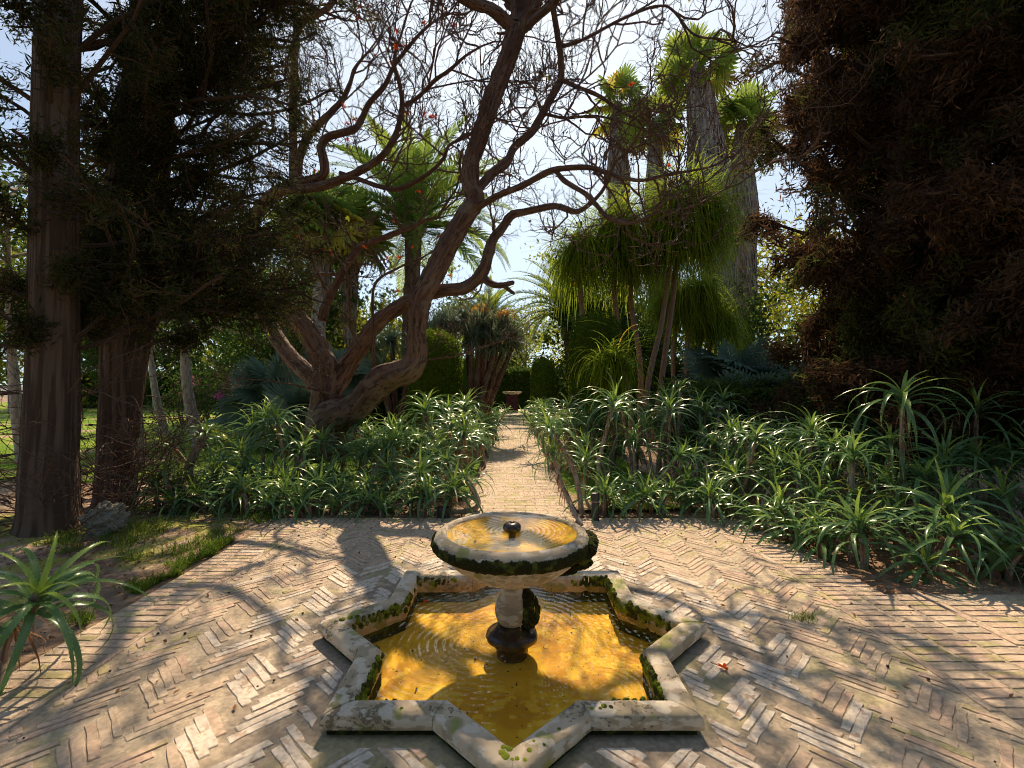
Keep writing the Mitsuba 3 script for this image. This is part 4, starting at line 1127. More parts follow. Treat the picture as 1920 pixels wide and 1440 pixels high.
def fan_palm(label, base, top, n, Rl, stalk, r_skirt, skirt_from, seed, yellow=0.08, green_skirt=False, group=None, tr=0.20):
    rg = np.random.default_rng(seed)
    key = thing('fan_palm', label, 'palm', group)
    base, top = np.asarray(base, float), np.asarray(top, float)
    axis = spline([base, base * 0.5 + top * 0.5 + rg.normal(size=3) * 0.08, top], 20)
    V, F, uv = tube(axis, np.linspace(tr * 1.15, tr * 0.85, 20), 14, lump=0.05, rng=rg)
    part(key, 'trunk', (V, F), 'mat_grey', True, uv)
    mb, stalks = MB(), []
    fan_crown(mb, stalks, top, n, Rl, stalk, rg, -0.6, 1.45, yellow, 0.28)
    mb.put(key, 'crown', 'mat_palm', False)
    sm = Tubes()
    for P, r in stalks: sm.t(P, [r * 1.4, r, r * 0.7], 5)
    sm.put(key, 'leaf_stalks', 'mat_grey', True, 'stuff')
    if r_skirt:
        ax = spline([top + [0, 0, 0.2], top + (base - top) * skirt_from], 14)
        prof = r_skirt * np.interp(np.linspace(0, 1, 14), [0, 0.08, 0.2, 0.32, 0.6, 1], [0.30, 0.62, 0.92, 1.0, 0.80, 0.62]) * (1 + 0.08 * np.sin(np.arange(14) * 2.1))
        nn = int(1200 * np.linalg.norm(ax[0] - ax[-1]) * r_skirt)
        V, F, uv = skirt(rg, ax, prof, nn, 0.85)
        part(key, 'dead_frond_skirt', (V, F), 'mat_skirt', False, uv, kind='stuff')
        core = tube(ax, prof * 0.62, 12, lump=0.06, rng=rg)
        part(key, 'skirt_core', core[:2], 'mat_grey', True, core[2])
    return key


fan_palm('tallest fan palm with a thick skirt of grey dead fronds, upper right', at(1385, 800, 16), at(1308, 128, 16), 22, 0.85, 0.95, 0.80, 0.97, 1)
fan_palm('fan palm with green crown just right of the tallest one, half behind the brown conifer', at(1390, 810, 17.5), at(1392, 235, 17.5), 26, 0.95, 1.0, 0.66, 0.95, 2, 0.03)
fan_palm('fan palm with brown skirt behind the bare twigs, left of the tallest palm', at(1235, 800, 18.5), at(1228, 238, 18.5), 20, 0.80, 0.85, 0.45, 0.7, 3, 0.15)
fan_palm('slim fan palm farthest left of the tall group, seen through bare twigs', at(1165, 800, 20), at(1158, 198, 20), 20, 0.90, 0.95, 0.55, 0.75, 4, 0.15)
fan_palm('fan palm with yellowing lower leaves behind the coral tree, next to the left conifer', at(598, 800, 16.5), at(606, 425, 16.5), 28, 1.35, 1.05, 0.42, 0.35, 5, 0.22, tr=0.28)
fan_palm('dark trunked fan palm behind the coral tree, left of the date palm', at(655, 800, 19), at(655, 445, 19), 26, 1.35, 1.05, 0.4, 0.5, 6, 0.05)


def date_palm(label, base, top, n, L, seed, mat='mat_palm', tr=0.38, v0=0.1, v1=0.8):
    rg = np.random.default_rng(seed)
    key = thing('date_palm', label, 'palm')
    base, top = np.asarray(base, float), np.asarray(top, float)
    axis = spline([base, (base + top) / 2, top - [0, 0, 0.5], top + [0, 0, 0.1]], 30)
    r = np.interp(np.linspace(0, 1, 30), [0, 0.55, 0.72, 0.9, 1], [tr * 0.8, tr * 0.72, tr * 0.78, tr * 1.25, tr * 0.7])
    V, F, uv = tube(axis, r, 24, lump=0.10, rng=rg)
    part(key, 'trunk', (V, F), 'mat_bark', False, uv)
    st = MB()
    for k in range(140):                                   # stubs of cut fronds
        t = rg.uniform(0.70, 0.97) * 29; a = int(t); az = k * 2.39996
        c = axis[a] + np.array([math.cos(az), math.sin(az), 0]) * r[a] * 0.9
        st.add(*tube(np.stack([c, c + np.array([math.cos(az), math.sin(az), 0.9]) * 0.16]), [0.07, 0.05], 6))
    st.put(key, 'frond_stubs', 'mat_grey', False, 'stuff')
    lf, rc = MB(), Tubes()
    az = np.arange(n) * 2.39996; q = (np.arange(n) + 0.5) / n
    e0 = 1.42 - 1.55 * q + rg.normal(size=n) * 0.08; e1 = np.maximum(e0 - (1.0 + 0.8 * q), -1.25)
    P, sd = arc(np.repeat(top[None], n, 0), az, e0, e1, L * rg.uniform(0.85, 1.1, n), 12, 1.3, 0.1, rg)
    for k in range(n):
        rc.t(P[k], np.linspace(0.035, 0.006, 12), 5)
        m = 62; t = np.linspace(0.12, 0.995, m) * 11; a = np.minimum(t.astype(int), 10); f = (t - a)[:, None]
        c = P[k, a] * (1 - f) + P[k, a + 1] * f; tg = unit(P[k, a + 1] - P[k, a]); up = np.cross(tg, sd[k, a]); up *= np.sign(up[:, 2:] + 1e-6)
        l = 0.50 * np.sin(np.pi * np.clip(t / 11, 0.08, 0.97) ** 0.8)[:, None] * L / 3.4
        for s in (-1, 1):
            d = unit(tg * 0.75 + s * sd[k, a] * 0.75 + up * 0.30 + rg.normal(size=(m, 3)) * 0.06)
            Q = np.stack([c, c + d * l * 0.55, c + d * l - np.array([0, 0, 0.12]) * l], 1)
            lf.add(*strips(Q, np.array([0.012, 0.019, 0.002]) * L / 3.4, unit(np.cross(d, up))[:, None].repeat(3, 1), np.full(m, rg.uniform(v0, v1))))
    rc.put(key, 'frond_ribs', 'mat_palm', True, 'stuff'); lf.put(key, 'fronds', 'mat_palm', False)
    return key


date_palm('big date palm with arching feathery fronds behind the coral tree', at(765, 780, 21.0), at(775, 430, 21.0), 64, 6.0, 11, tr=0.52, v0=0.0, v1=0.6)
date_palm('far date palm with golden fronds over the end of the path, at its right', at(1085, 780, 21.0), at(1062, 588, 21.0), 50, 3.6, 12, v0=0.4, v1=0.95)
date_palm('far date palm with drooping fronds over the end of the path, at its left', at(905, 780, 23.0), at(915, 610, 23.0), 46, 3.0, 13, v0=0.2, v1=0.85)


def blue_fan(label, p, n, Rl, h, seed, group=None):
    rg = np.random.default_rng(seed)
    key = thing('low_fan_palm', label, 'palm', group)
    top = np.asarray(p, float) + [0, 0, h]
    V, F, uv = tube(np.stack([np.asarray(p, float), top]), [0.16, 0.13], 10, lump=0.1, rng=rg)
    part(key, 'trunk', (V, F), 'mat_grey', True, uv)
    mb, st = MB(), []
    fan_crown(mb, st, top, n, Rl, Rl * 1.0, rg, -0.5, 1.4, 0, 0.25, 34)
    mb.put(key, 'crown', 'mat_blue_palm', False)
    sm = Tubes()
    for P, r in st: sm.t(P, [r * 0.9, r * 0.7, r * 0.5], 4)
    sm.put(key, 'leaf_stalks', 'mat_blue_palm', True, 'stuff')


for lab, u, v, Y, n, Rl, h in (
        ('blue green low fan palm right of the tall skirted trunk, before the brown conifer', 1425, 690, 8.6, 26, 0.72, 0.9),
        ('grey green low fan palm behind, at the foot of the tall skirted palm', 1375, 690, 11.5, 26, 0.95, 1.5),
        ('dark low fan palm at the brown conifer, right of the blue green one', 1490, 690, 10.5, 22, 0.8, 1.0),
        ('grey green fan palm in the shade left of the coral tree trunk, the upper one', 515, 690, 10.5, 26, 0.9, 1.0),
        ('pale grey fan palm right behind the foot of the coral tree', 570, 740, 9.0, 24, 0.75, 0.6),
        ('small blue green fan palm between the trunks of the coral tree', 640, 690, 10.5, 22, 0.7, 1.7)):
    q = at(u, v, Y); blue_fan(lab, [q[0], Y, 0], n, Rl, h, int(u))

# ------------------------------------------------------------------ ponytail trees, dragon trees
def ponytail(label, stems, seed, mat='mat_pony'):
    """stems: list of (points of the stem, crown radius, hang length, leaf count)."""
    rg = np.random.default_rng(seed)
    key = thing('ponytail_tree', label, 'tree')
    for pts, cr, hang, n in stems:
        P = spline(pts, 18)
        V, F, uv = tube(P, np.linspace(0.085, 0.06, 18) * (1.0 if n > 500 else 0.6), 10, lump=0.06, rng=rg)
        part(key, 'stem', (V, F), 'mat_brown_stem', True, uv)
        n = int(n * 1.35)
        bi = (len(P) - 1 - np.minimum(rg.exponential(0.9, n), 4)).astype(int)
        top = P[bi] + rg.normal(size=(n, 3)) * np.array([0.16, 0.16, 0.16]) * cr
        q = rg.random(n)
        e0 = 1.5 - 1.9 * q; L = hang * rg.uniform(0.3, 1.2, n) + 0.3 * (q < 0.2)
        A, sd = arc(top, rg.uniform(0, 2 * np.pi, n), e0, np.where(q < 0.12, -0.3, -1.56), L, 9, 0.42 + 0.25 * (1 - q[0]), 0.3, rg)
        w = np.array([0.006, 0.011, 0.012, 0.011, 0.010, 0.009, 0.007, 0.005, 0.001])
        part(key, 'leaf_head', *(lambda V, F, UV: ((V, F), mat, False, UV))(*strips(A, w, sd, rg.random(n))))
    return key


b1 = g0(1205, 832)
ponytail('group of slim grey stems topped by drooping grassy green heads, right of the path', [
    ([b1 + [-0.25, 0, 0], at(1178, 735, 10.2), at(1157, 600, 10.2), at(1152, 520, 10.2), at(1163, 395, 10.1)], 1.25, 1.59, 1265),
    ([b1 + [-0.05, 0.1, 0], at(1200, 680, 10.5), at(1183, 560, 10.5), at(1192, 450, 10.5)], 1.12, 1.46, 919),
    ([b1 + [0.1, 0, 0], at(1215, 720, 10.2), at(1240, 610, 10.2), at(1257, 500, 10.2), at(1285, 365, 10.2)], 1.62, 1.84, 1954),
    ([b1 + [0.3, 0.1, 0], at(1245, 680, 10.4), at(1262, 560, 10.4), at(1275, 470, 10.4), at(1325, 385, 10.4)], 1.50, 1.71, 1494),
    ([b1 + [-0.5, -0.2, 0], at(1132, 720, 10.0), at(1097, 620, 10.0), at(1087, 520, 10.0), at(1092, 452, 10.0)], 1.12, 1.71, 919)], 51)
b2 = g0(1290, 815)
ponytail('lower shaded group of grassy headed stems at the right of the tall slim ones', [
    ([b2, at(1288, 660, 12.3), at(1300, 600, 12.3), at(1312, 545, 12.3)], 1.25, 1.65, 1150),
    ([b2 + [-0.3, 0.2, 0], at(1262, 680, 12.6), at(1268, 600, 12.6), at(1262, 560, 12.6)], 1.12, 1.52, 919),
    ([b2 + [0.3, 0.2, 0], at(1330, 660, 12.8), at(1345, 600, 12.8)], 1.12, 1.52, 919)], 52)
b3 = g0(1150, 880)
ponytail('young yellow green grassy plant at the foot of the slim stems', [([b3, b3 + [0, 0, 0.5], at(1148, 660, 5.9)], 0.8, 0.85, 420)], 53)


def spiky_heads(key, heads, rg, L, w, n, mat):
    for c in heads:
        u = rg.uniform(-0.75, 1, n); az = rg.uniform(0, 6.283, n); e = np.arcsin(u)
        A, sd = arc(np.repeat(np.asarray(c)[None], n, 0) + rg.normal(size=(n, 3)) * 0.04, az, e, e - rg.uniform(0.2, 0.7, n), L * rg.uniform(0.75, 1.1, n), 5)
        part(key, 'leaf_head', *(lambda V, F, UV: ((V, F), mat, False, UV))(*strips(A, w * np.array([0.8, 1, 0.8, 0.5, 0.05]), sd, rg.random(n), fold=0.2)))


rg = np.random.default_rng(61)
dk = thing('dragon_tree', 'dragon tree with spiky grey heads and orange fruit over leaning trunks left of path', 'tree')
base = at(880, 830, 10.5); base[2] = 0
heads = []
for (u, v, Y) in ((845, 612, 10.4), (872, 600, 10.9), (900, 612, 10.3), (925, 618, 10.7), (950, 630, 10.4), (962, 640, 10.9), (885, 635, 10.2), (930, 645, 10.2), (905, 590, 11.0), (945, 605, 11.0), (835, 595, 11.0), (818, 620, 10.6)):
    h = at(u, v, Y); heads.append(h)
    k = base + [rg.normal() * 0.18, rg.normal() * 0.15, 0]
    V, F, uv = tube(spline([k, k * 0.62 + h * 0.38 + [0.05, 0, 0.1], h - [0, 0, 0.12]], 14), np.linspace(0.13, 0.06, 14), 9, lump=0.08, rng=rg)
    part(dk, 'trunk', (V, F), 'mat_bark', True, uv)
spiky_heads(dk, heads, rg, 0.70, 0.020, 210, 'mat_dragon')
for (u, v) in ((900, 583), (944, 590)):
    c = at(u, v, 10.5); n = 90
    A, sd = arc(c + rg.normal(size=(n, 3)) * [0.13, 0.1, 0.06], rg.uniform(0, 6.28, n), rg.uniform(-0.2, 1.3, n), -0.4, 0.13, 3)
    part(dk, 'fruit_cluster', *(lambda V, F, UV: ((V, F), 'mat_orange', False, UV))(*strips(A, np.array([0.012, 0.02, 0.008]), sd, rg.random(n))))
yk = thing('dragon_tree', 'shaded spiky dragon tree between the coral tree and the clipped cone', 'tree')
base = at(745, 830, 9.5); base[2] = 0
hs = [at(u, v, Y) for u, v, Y in ((700, 655, 9.5), (735, 640, 9.8), (770, 660, 9.4), (715, 690, 9.3), (810, 625, 10.0), (790, 600, 10.2))]
for h in hs:
    V, F, uv = tube(spline([base + [rg.normal() * 0.1, 0, 0], base * 0.5 + h * 0.5, h], 10), np.linspace(0.10, 0.05, 10), 8, lump=0.08, rng=rg)
    part(yk, 'trunk', (V, F), 'mat_bark', True, uv)
spiky_heads(yk, hs, rg, 0.60, 0.018, 150, 'mat_dragon')

# ------------------------------------------------------------------ clipped cones, hedge, background trees
def topiary(label, c, r, h, seed, n=9000, s=0.055):
    rg = np.random.default_rng(seed)
    key = thing('clipped_cone', label, 'topiary')
    prof = lambda t: r * np.minimum(1 - 0.50 * t, np.sqrt(np.maximum(1 - ((t - 0.80) / 0.20).clip(0, 1) ** 2, 0)) * 0.62 + 0 * t)  # noqa: E731
    t = np.linspace(0, 1, 16)
    V, F = lathe(np.c_[np.maximum(prof(t) * 0.93, 0.001), t * h * 0.985], 28)
    part(key, 'core', (V + np.array([c[0], c[1], 0]), F), 'mat_topiary', True, np.tile([0.5, 0.5], (len(V), 1)))
    q = rg.random(n) ** 1.25; az = rg.uniform(0, 6.283, n)
    rr = prof(q) * (1 + rg.normal(size=n) * 0.035); z = q * h + rg.normal(size=n) * 0.03
    P = np.c_[c[0] + rr * np.cos(az), c[1] + rr * np.sin(az), z]
    o = np.c_[np.cos(az), np.sin(az), 0.4 + 0 * az]
    V, F, uv = leaves(P, s * rg.uniform(0.7, 1.3, n), rg, 0.6, up=o * 0.8)
    part(key, 'leaf_shell', (V, F), 'mat_topiary', False, uv, kind='stuff')


topiary('big clipped dark green cone right of the path, behind the slim stems', (1.95, 8.2), 0.98, 3.3, 71)
topiary('big clipped round topped cone left of the path, behind the coral tree', (-1.78, 8.2), 0.98, 2.85, 72)
topiary('smaller far clipped cone at the right of the path', (1.22, 16.0), 0.78, 2.75, 73, 5000)
topiary('smaller far clipped cone at the left of the path', (-1.55, 16.0), 0.78, 2.75, 74, 5000)


def broadleaf(label, base, h, cr, seed, mat, n=9000, s=0.13, name='leafy_tree', trunk_r=0.14, low=0.35, group=None, squash=0.8):
    """Tree with a tapered trunk, limbs and a crown of leaf clumps with gaps."""
    rg = np.random.default_rng(seed)
    key = thing(name, label, 'tree', group)
    base = np.asarray(base, float)
    top = base + [rg.normal() * 0.3, rg.normal() * 0.3, h * 0.85]
    ax = spline([base, base * 0.6 + top * 0.4 + rg.normal(size=3) * 0.12, top], 12)
    V, F, uv = tube(ax, np.linspace(trunk_r, trunk_r * 0.3, 12), 9, lump=0.08, rng=rg)
    part(key, 'trunk', (V, F), 'mat_grey', True, uv)
    m = 26
    t = rg.uniform(low, 1.0, m); st_ = np.stack([np.interp(t, np.linspace(0, 1, 12), ax[:, k]) for k in range(3)], 1)
    az = rg.uniform(0, 6.283, m)
    P, r = branchlets(st_, unit(np.c_[np.cos(az), np.sin(az), rg.uniform(0.1, 0.9, m)]), cr * rg.uniform(0.6, 1.1, m), np.full(m, trunk_r * 0.35), 6, rg, 0.2, 0.05)
    mb = MB().add(*tubes(P, r, 5)); mb.put(key, 'limbs', 'mat_grey', True, 'stuff')
    C = np.concatenate([P[:, -1], P[:, -3], P[:, 4]]) + rg.normal(size=(3 * m, 3)) * 0.15 * cr
    which = rg.integers(0, len(C), n)
    g = rg.normal(size=(n, 3)); g = unit(g) * np.abs(rg.normal(size=(n, 1))) ** 0.6 * cr * 0.27 * np.array([1, 1, squash])
    V, F, uv = leaves(C[which] + g, s * rg.uniform(0.6, 1.3, n), rg, 0.55, v=np.clip(rg.random(n) * 0.6 + rg.random(len(C))[which] * 0.4, 0, 1))
    part(key, 'crown', (V, F), mat, False, uv, kind='stuff')


BG = 'trees closing the garden at the back'
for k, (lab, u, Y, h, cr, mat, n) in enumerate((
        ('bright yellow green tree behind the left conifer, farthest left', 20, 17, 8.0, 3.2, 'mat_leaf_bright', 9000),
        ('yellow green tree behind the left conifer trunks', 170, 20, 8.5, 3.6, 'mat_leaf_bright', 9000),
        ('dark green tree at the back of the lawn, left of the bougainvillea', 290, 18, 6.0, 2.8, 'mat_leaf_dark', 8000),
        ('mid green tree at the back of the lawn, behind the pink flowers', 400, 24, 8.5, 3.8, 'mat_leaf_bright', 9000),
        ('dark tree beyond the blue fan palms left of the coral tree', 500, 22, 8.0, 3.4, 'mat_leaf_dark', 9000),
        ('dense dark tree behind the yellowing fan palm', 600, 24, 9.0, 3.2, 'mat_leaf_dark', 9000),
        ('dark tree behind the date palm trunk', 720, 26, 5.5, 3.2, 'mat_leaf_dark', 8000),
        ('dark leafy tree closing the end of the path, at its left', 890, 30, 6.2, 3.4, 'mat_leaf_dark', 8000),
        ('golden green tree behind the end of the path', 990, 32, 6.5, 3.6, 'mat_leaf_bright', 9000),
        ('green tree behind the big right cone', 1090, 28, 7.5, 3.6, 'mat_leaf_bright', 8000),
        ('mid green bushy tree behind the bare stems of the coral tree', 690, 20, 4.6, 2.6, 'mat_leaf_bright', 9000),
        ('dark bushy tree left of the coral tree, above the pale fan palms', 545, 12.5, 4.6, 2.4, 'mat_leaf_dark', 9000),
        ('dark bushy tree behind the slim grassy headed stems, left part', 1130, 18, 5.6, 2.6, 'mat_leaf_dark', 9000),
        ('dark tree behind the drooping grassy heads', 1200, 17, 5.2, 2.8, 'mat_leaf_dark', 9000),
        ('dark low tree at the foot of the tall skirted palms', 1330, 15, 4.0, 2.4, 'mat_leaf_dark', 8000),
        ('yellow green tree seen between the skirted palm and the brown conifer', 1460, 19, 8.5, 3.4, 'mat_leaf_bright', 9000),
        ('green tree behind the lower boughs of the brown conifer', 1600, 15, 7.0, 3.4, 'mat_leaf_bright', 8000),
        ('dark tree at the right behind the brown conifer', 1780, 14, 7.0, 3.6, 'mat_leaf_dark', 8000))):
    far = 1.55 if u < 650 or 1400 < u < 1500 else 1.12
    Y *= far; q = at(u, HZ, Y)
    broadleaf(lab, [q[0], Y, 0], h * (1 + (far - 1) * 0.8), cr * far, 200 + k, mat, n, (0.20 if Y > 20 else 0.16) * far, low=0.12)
for k, (lab, u, v, Y, r_) in enumerate((
        ('pale barked tree on the lawn, just right of the conifer trunks', 264, 872, None, 0.10),
        ('grey tree on the lawn behind the pale barked one', 312, 828, None, 0.12),
        ('dark trunked tree on the lawn behind the left aloe bed', 374, 842, None, 0.16),
        ('grey trunked tree at the far left edge of the lawn', 44, 872, None, 0.12))):
    b = g0(u, v)
    broadleaf(lab, b, 6.5, 1.5, 300 + k, 'mat_leaf_dark', 3000, 0.11, trunk_r=r_, low=0.6)


def hedge(name, label, x0, x1, y0, y1, h, n, seed, mat='mat_leaf_dark', s=0.10, cat='hedge'):
    rg = np.random.default_rng(seed); key = thing(name, label, cat)
    m = trimesh.creation.box([x1 - x0 - 0.2, y1 - y0 - 0.2, h - 0.15]); m = m.subdivide().subdivide().subdivide()
    v = m.vertices + np.array([(x0 + x1) / 2, (y0 + y1) / 2, (h - 0.15) / 2])
    v = v + (meshkit.fbm(v * 1.5, 3)[:, None] - 0.5) * 0.3
    part(key, 'core', (v, m.faces), mat, True, np.tile([0.5, 0.5], (len(v), 1)))
    P = np.c_[rg.uniform(x0, x1, n), rg.uniform(y0, y1, n), h * rg.random(n) ** 0.8]
    side = rg.random(n); P[side < 0.5, 1] = y0 + rg.normal(size=(side < 0.5).sum()) * 0.10
    top = (side > 0.75); P[top, 2] = h + rg.normal(size=top.sum()) * 0.12
    V, F, uv = leaves(P, s * rg.uniform(0.6, 1.4, n), rg, 0.6); part(key, 'leaves', (V, F), mat, False, uv, kind='stuff')


hedge('hedge', 'dark hedge across the far end of the path', -7, 8, 27.5, 29.0, 2.6, 12000, 81, s=0.16)
hedge('hedge', 'tall dark hedge of shrubs under the palms at the right', 3.6, 9.5, 13.0, 14.2, 2.2, 9000, 82, s=0.13)
hedge('hedge', 'long shaded hedge at the back of the lawn', -32, -6, 30.0, 31.5, 2.4, 14000, 83, s=0.20)
hedge('hedge', 'dark shrubs under the coral tree behind the left aloe bed', -5.2, -2.4, 12.5, 13.6, 1.7, 7000, 84, s=0.12)

hedge('hedge', 'dark undergrowth behind the brown conifer at the far right', 7.5, 16, 6.5, 8.5, 2.6, 9000, 85, s=0.13)
hedge('hedge', 'dark undergrowth beyond the right aloe bed, under the brown conifer', 3.4, 7.5, 7.5, 8.6, 1.5, 6000, 86, s=0.11)
for k, (x, y) in enumerate(((-9.5, -7), (-4, -9.5), (1.5, -10.5), (6.5, -9), (11, -6))):  # unseen trees added behind the camera to cut sky light on the fronts
    broadleaf('unseen tall dark tree added behind the viewpoint to block sky light', [x, y, 0], 11.0, 4.4, 400 + k, 'mat_leaf_dark', 9000, 0.30, low=0.1, group='unseen trees added to block sky light')

bo = thing('bougainvillea', 'shrub with magenta flowers at the back of the lawn, behind the conifer boughs', 'shrub')
rg = np.random.default_rng(91)
q = at(355, 700, 13); P, r = branchlets(np.repeat([[q[0], 13, 0.0]], 14, 0), unit(np.c_[rg.normal(size=(14, 2)) * 0.4, np.ones(14)]), rg.uniform(1.6, 2.8, 14), np.full(14, 0.03), 7, rg, 0.25, 0.05)
part(bo, 'stems', tubes(P, r, 5)[:2], 'mat_twig', True)
C = P[:, 3:].reshape(-1, 3); n = 3500; V, F, uv = leaves(C[rg.integers(0, len(C), n)] + rg.normal(size=(n, 3)) * 0.22, 0.09, rg, 0.6); part(bo, 'leaves', (V, F), 'mat_leaf_dark', False, uv, kind='stuff')
fl = np.concatenate([at(u, v, 12.5) + rg.normal(size=(m, 3)) * s_ for u, v, m, s_ in ((355, 715, 130, 0.13), (350, 742, 50, 0.11), (412, 742, 60, 0.09))])
V, F, uv = leaves(fl, 0.06, rg, 0.8); part(bo, 'flowers', (V, F), 'mat_magenta', False, uv, kind='stuff')
cy = thing('fern', 'yellow green feathery frond standing behind the left aloe bed', 'fern')
for k in range(7):
    P, sd = arc([at(452, 845, 4.6)], 0.6 + k * 0.9, 1.3 - 0.12 * k, 0.2, 0.62, 9)
    V, F, uv = tube(P[0], 0.005, 5); part(cy, 'stalk', (V, F), 'mat_leaf_bright', True, uv)
    m = 24; t = np.linspace(0.2, 0.99, m) * 8; a = np.minimum(t.astype(int), 7); c = P[0, a] + (P[0, a + 1] - P[0, a]) * (t - a)[:, None]; tg = unit(P[0, a + 1] - P[0, a])
    mb = MB()
    for s_ in (-1, 1):
        d = unit(tg * 0.6 + s_ * sd[0, a]); l = 0.11 * np.sin(np.linspace(0.5, 3.0, m))[:, None]
        mb.add(*strips(np.stack([c, c + d * l * 0.5, c + d * l], 1), np.array([0.006, 0.011, 0.001]), unit(np.cross(d, [0, 0.5, 1]))[:, None].repeat(3, 1), rg.random(m)))
    mb.put(cy, 'frond', 'mat_palm', False)

# ------------------------------------------------------------------ small things
rg = np.random.default_rng(95)
ro = thing('rock', 'grey mossy rock at the foot of the left conifer', 'rock')
q = g0(200, 1000); part(ro, 'stone', blob([q[0], q[1], 0.12], [0.20, 0.16, 0.18], rg, 0.5, 4, 2.2), 'mat_rock', 50)
del labels[ro]; scene['rock'] = scene.pop(ro + '__stone'); tag('rock', 'grey mossy rock at the foot of the left conifer', 'rock')
bd = thing('bollard_light', 'short dark garden light post at the right edge of the path entrance', 'light')
q = g0(1116, 975)
part(bd, 'post', (lambda VF: (VF[0] + [q[0], q[1], 0], VF[1]))(lathe([(0.0005, 0), (0.046, 0.0), (0.046, 0.22), (0.050, 0.222), (0.050, 0.30), (0.044, 0.312), (0.0005, 0.316)], 28)), 'mat_dark_metal', 40)
part(bd, 'collar', (lambda VF: (VF[0] + [q[0], q[1], 0.215], VF[1]))(lathe([(0.047, 0), (0.054, 0.002), (0.054, 0.01), (0.047, 0.012)], 28)), 'mat_grey', 40)
sl = thing('garden_spotlight', 'small dark round garden spotlight at the plaza edge under the left aloes', 'light')
q = g0(829, 974)
part(sl, 'housing', (lambda VF: (VF[0] + [q[0], q[1] + 0.1, 0], VF[1]))(lathe([(0.0005, 0), (0.070, 0.0), (0.078, 0.09), (0.084, 0.10), (0.084, 0.115), (0.072, 0.118), (0.068, 0.10)], 28)), 'mat_dark_metal', 40)
part(sl, 'lens', (lambda VF: (VF[0] + [q[0], q[1] + 0.1, 0.102], VF[1]))(lathe([(0.069, 0), (0.05, 0.004), (0.0005, 0.006)], 24)), 'mat_pod', True)
tb = thing('basin_stand', 'pale stone basin on a dark red block at the far end of the path', 'basin')
part(tb, 'block', (lambda m: (m.vertices + [0.0, 22.2, 0.62], m.faces))(trimesh.creation.box([0.62, 0.62, 0.95])), 'mat_maroon')
part(tb, 'bowl', (lambda VF: (VF[0] + [0.0, 22.2, 1.095], VF[1]))(lathe([(0.0005, 0), (0.30, 0.0), (0.46, 0.06), (0.50, 0.12), (0.48, 0.15), (0.42, 0.14), (0.0005, 0.08)], 32)), 'mat_stone', 40)
for k, (y0, y1, z) in enumerate(((18.6, 19.4, 0.10), (19.4, 25, 0.20))):
    m = trimesh.creation.box([1.6, y1 - y0, z]); m.apply_translation([0.08, (y0 + y1) / 2, z / 2 - 0.01])
    key = num('stone_step'); put(key, (m.vertices, m.faces), 'mat_stone'); tag(key, ('low' if k == 0 else 'upper') + ' stone step at the far end of the path', None, None, 'structure')


def petal_flower(key_label, p, rg, s=0.03):
    key = thing('fallen_flower', key_label, 'flower')
    n = 7; A, sd = arc(np.repeat(np.asarray(p)[None], n, 0), rg.uniform(0, 6.28, n), rg.uniform(0.2, 0.9, n), rg.uniform(-0.5, 0.3, n), s * rg.uniform(0.8, 1.4, n), 4)
    V, F, uv = strips(A, np.array([0.004, 0.009, 0.008, 0.001]), sd, rg.random(n)); part(key, 'petals', (V, F), 'mat_flower', True, uv)
    V, F, uv = tube(np.array([p, np.asarray(p) + [-0.03, 0.02, 0.004], np.asarray(p) + [-0.055, 0.05, 0.002]]), 0.0022, 5); part(key, 'stalk', (V, F), 'mat_pod', True, uv)


petal_flower('red fallen flower on the bricks right of the fountain', g0(1357, 1255) + [0, 0, 0.012], rg)
petal_flower('small red petal in the left corner of the star pool', [-0.62, 0.46, 0.02], rg, 0.018)


def blades(P, h, rg, w=0.0035, curl=0.8):
    n = len(P)
    A, sd = arc(P, rg.uniform(0, 6.28, n), rg.uniform(0.7, 1.5, n), rg.uniform(-0.2, 0.9, n) * curl, h * rg.uniform(0.5, 1.3, n), 4)
    return strips(A, w * np.array([1, 0.9, 0.6, 0.05]), sd, rg.random(n))


tf = thing('grass_tuft', 'small bright tuft of grass growing between the bricks', 'grass')
q = g0(1507, 1160); V, F, uv = blades(q + np.c_[rg.normal(size=(110, 2)) * [0.045, 0.035], np.zeros(110)], 0.055, rg, 0.0022)
scene[tf] = mikit.ply((V, F), 'mat_grass', uv=uv); labels[tf]['kind'] = 'stuff'
n = 3000; t = rg.random(n); P = np.c_[-2.78 - np.abs(rg.normal(size=n)) * 0.07 * (0.6 + np.sin(t * 23)), 0.15 + 1.75 * t, np.zeros(n)]
P = P[(meshkit.fbm(np.c_[P[:, 1] * 2.6, 0 * t, 0 * t + 3], 2) > 0.40)]
V, F, uv = blades(P, 0.085, rg, 0.0028)
scene[num('edge_grass')] = mikit.ply((V, F), 'mat_grass', uv=uv); tag('edge_grass', 'strip of green grass along the left edge of the plaza', 'grass', None, 'stuff')
n = 6500; P = np.c_[rg.uniform(-4.6, -2.8, n), rg.uniform(1.3, 3.0, n), np.zeros(n)]
P = P[(meshkit.fbm(np.c_[P[:, :2] * 2.3, P[:, 2]], 4) > 0.50)]; P[:, 2] = ground_z(P[:, 0], P[:, 1])
V, F, uv = blades(P, 0.05 + 0.11 * meshkit.fbm(np.c_[P[:, :2] * 3, 0 * P[:, 2]], 3), rg, 0.003)
scene[num('shade_grass')] = mikit.ply((V, F), 'mat_grass', uv=uv); tag('shade_grass', 'patchy grass in the shade by the rock and the left aloes', 'grass', None, 'stuff')
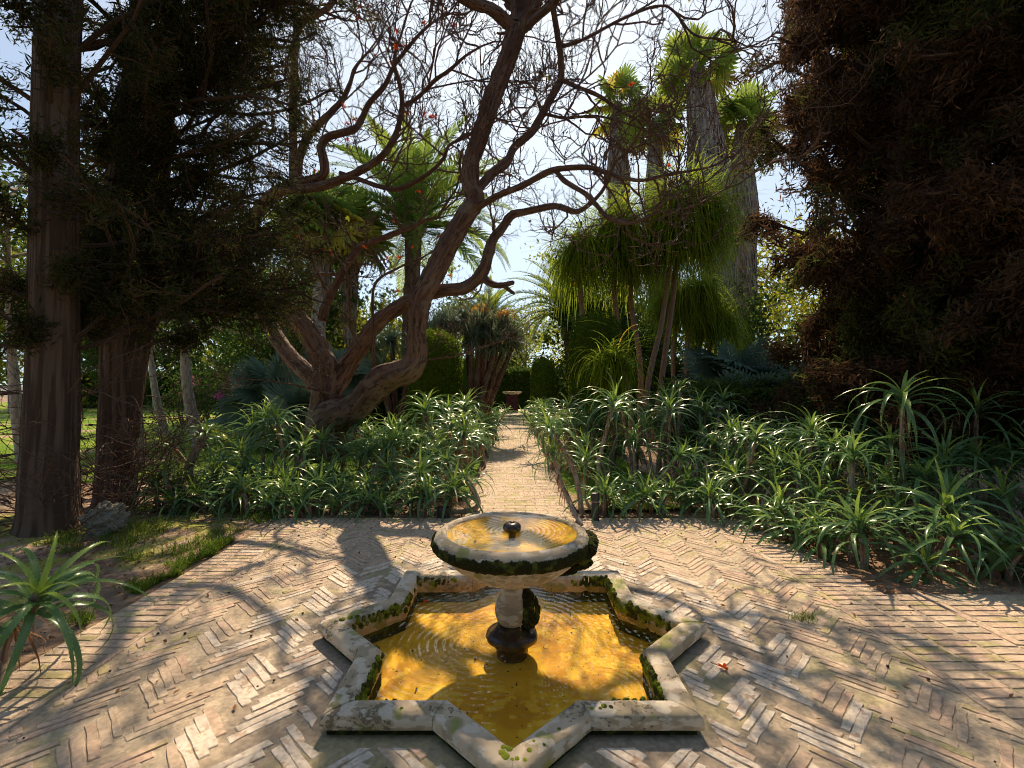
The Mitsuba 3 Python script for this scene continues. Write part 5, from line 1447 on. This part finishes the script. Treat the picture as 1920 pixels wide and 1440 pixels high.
n = 42000; P = np.c_[rg.uniform(-12, -1.2, n), 3.8 + 10 * rg.random(n) ** 1.5, np.full(n, 0.03)]
P = P[~((P[:, 0] < -3.4) & (P[:, 1] < 4.5))]
V, F, uv = blades(P, 0.055, rg, 0.004)
scene[num('lawn_grass')] = mikit.ply((V, F), 'mat_grass', uv=uv); tag('lawn_grass', 'mown grass blades of the sunlit lawn', 'grass', None, 'stuff')
n = 3500; P = np.c_[rg.uniform(-7.5, -2.8, n), rg.uniform(-0.6, 4.2, n), np.zeros(n)]; P[:, 2] = ground_z(P[:, 0], P[:, 1]) + 0.012
P2 = np.c_[rg.uniform(-3.4, 6.0, n), rg.uniform(2.78, 6.0, n), np.full(n, 0.02)]; P2 = P2[(P2[:, 0] < -0.6) | (P2[:, 0] > 0.85)]
m = 3500; P3 = np.c_[rg.uniform(2.72, 6.5, m), rg.uniform(0.60, 2.9, m), np.full(m, 0.025)]
P4 = np.c_[rg.uniform(-2.75, 3.2, 170), rg.uniform(-1.1, 2.68, 170), np.full(170, 0.014)]; P4 = P4[np.hypot(P4[:, 0], P4[:, 1]) > 1.3]
P2 = np.vstack([P2, P3, P4])
V, F, uv = leaves(np.vstack([P, P2]), rg.uniform(0.012, 0.05, len(P) + len(P2)), rg, 0.45, up=np.c_[rg.normal(size=(len(P) + len(P2), 2)) * 3, np.zeros(len(P) + len(P2))])
scene[num('leaf_litter')] = mikit.ply((V, F), 'mat_dead', uv=uv); tag('leaf_litter', 'brown fallen leaves and needles scattered on the soil', 'leaves', None, 'stuff')
mb = MB()
for k in range(90):
    p = [rg.uniform(-2.6, 3.4), rg.uniform(-1.1, 2.5)]
    if STAR.buffer(0.05).contains(sg.Point(p)): continue
    mb.add(*blob([*p, 0.009], 0.004 + 0.006 * rg.random() * np.array([1, 1, 0.6]), rg, 0.3, 1))
mb.get(); scene[num('seed_debris')] = mikit.ply(mb.get()[0], 'mat_pod'); tag('seed_debris', 'small dark seeds and bits lying on the bricks', 'seeds', None, 'stuff')
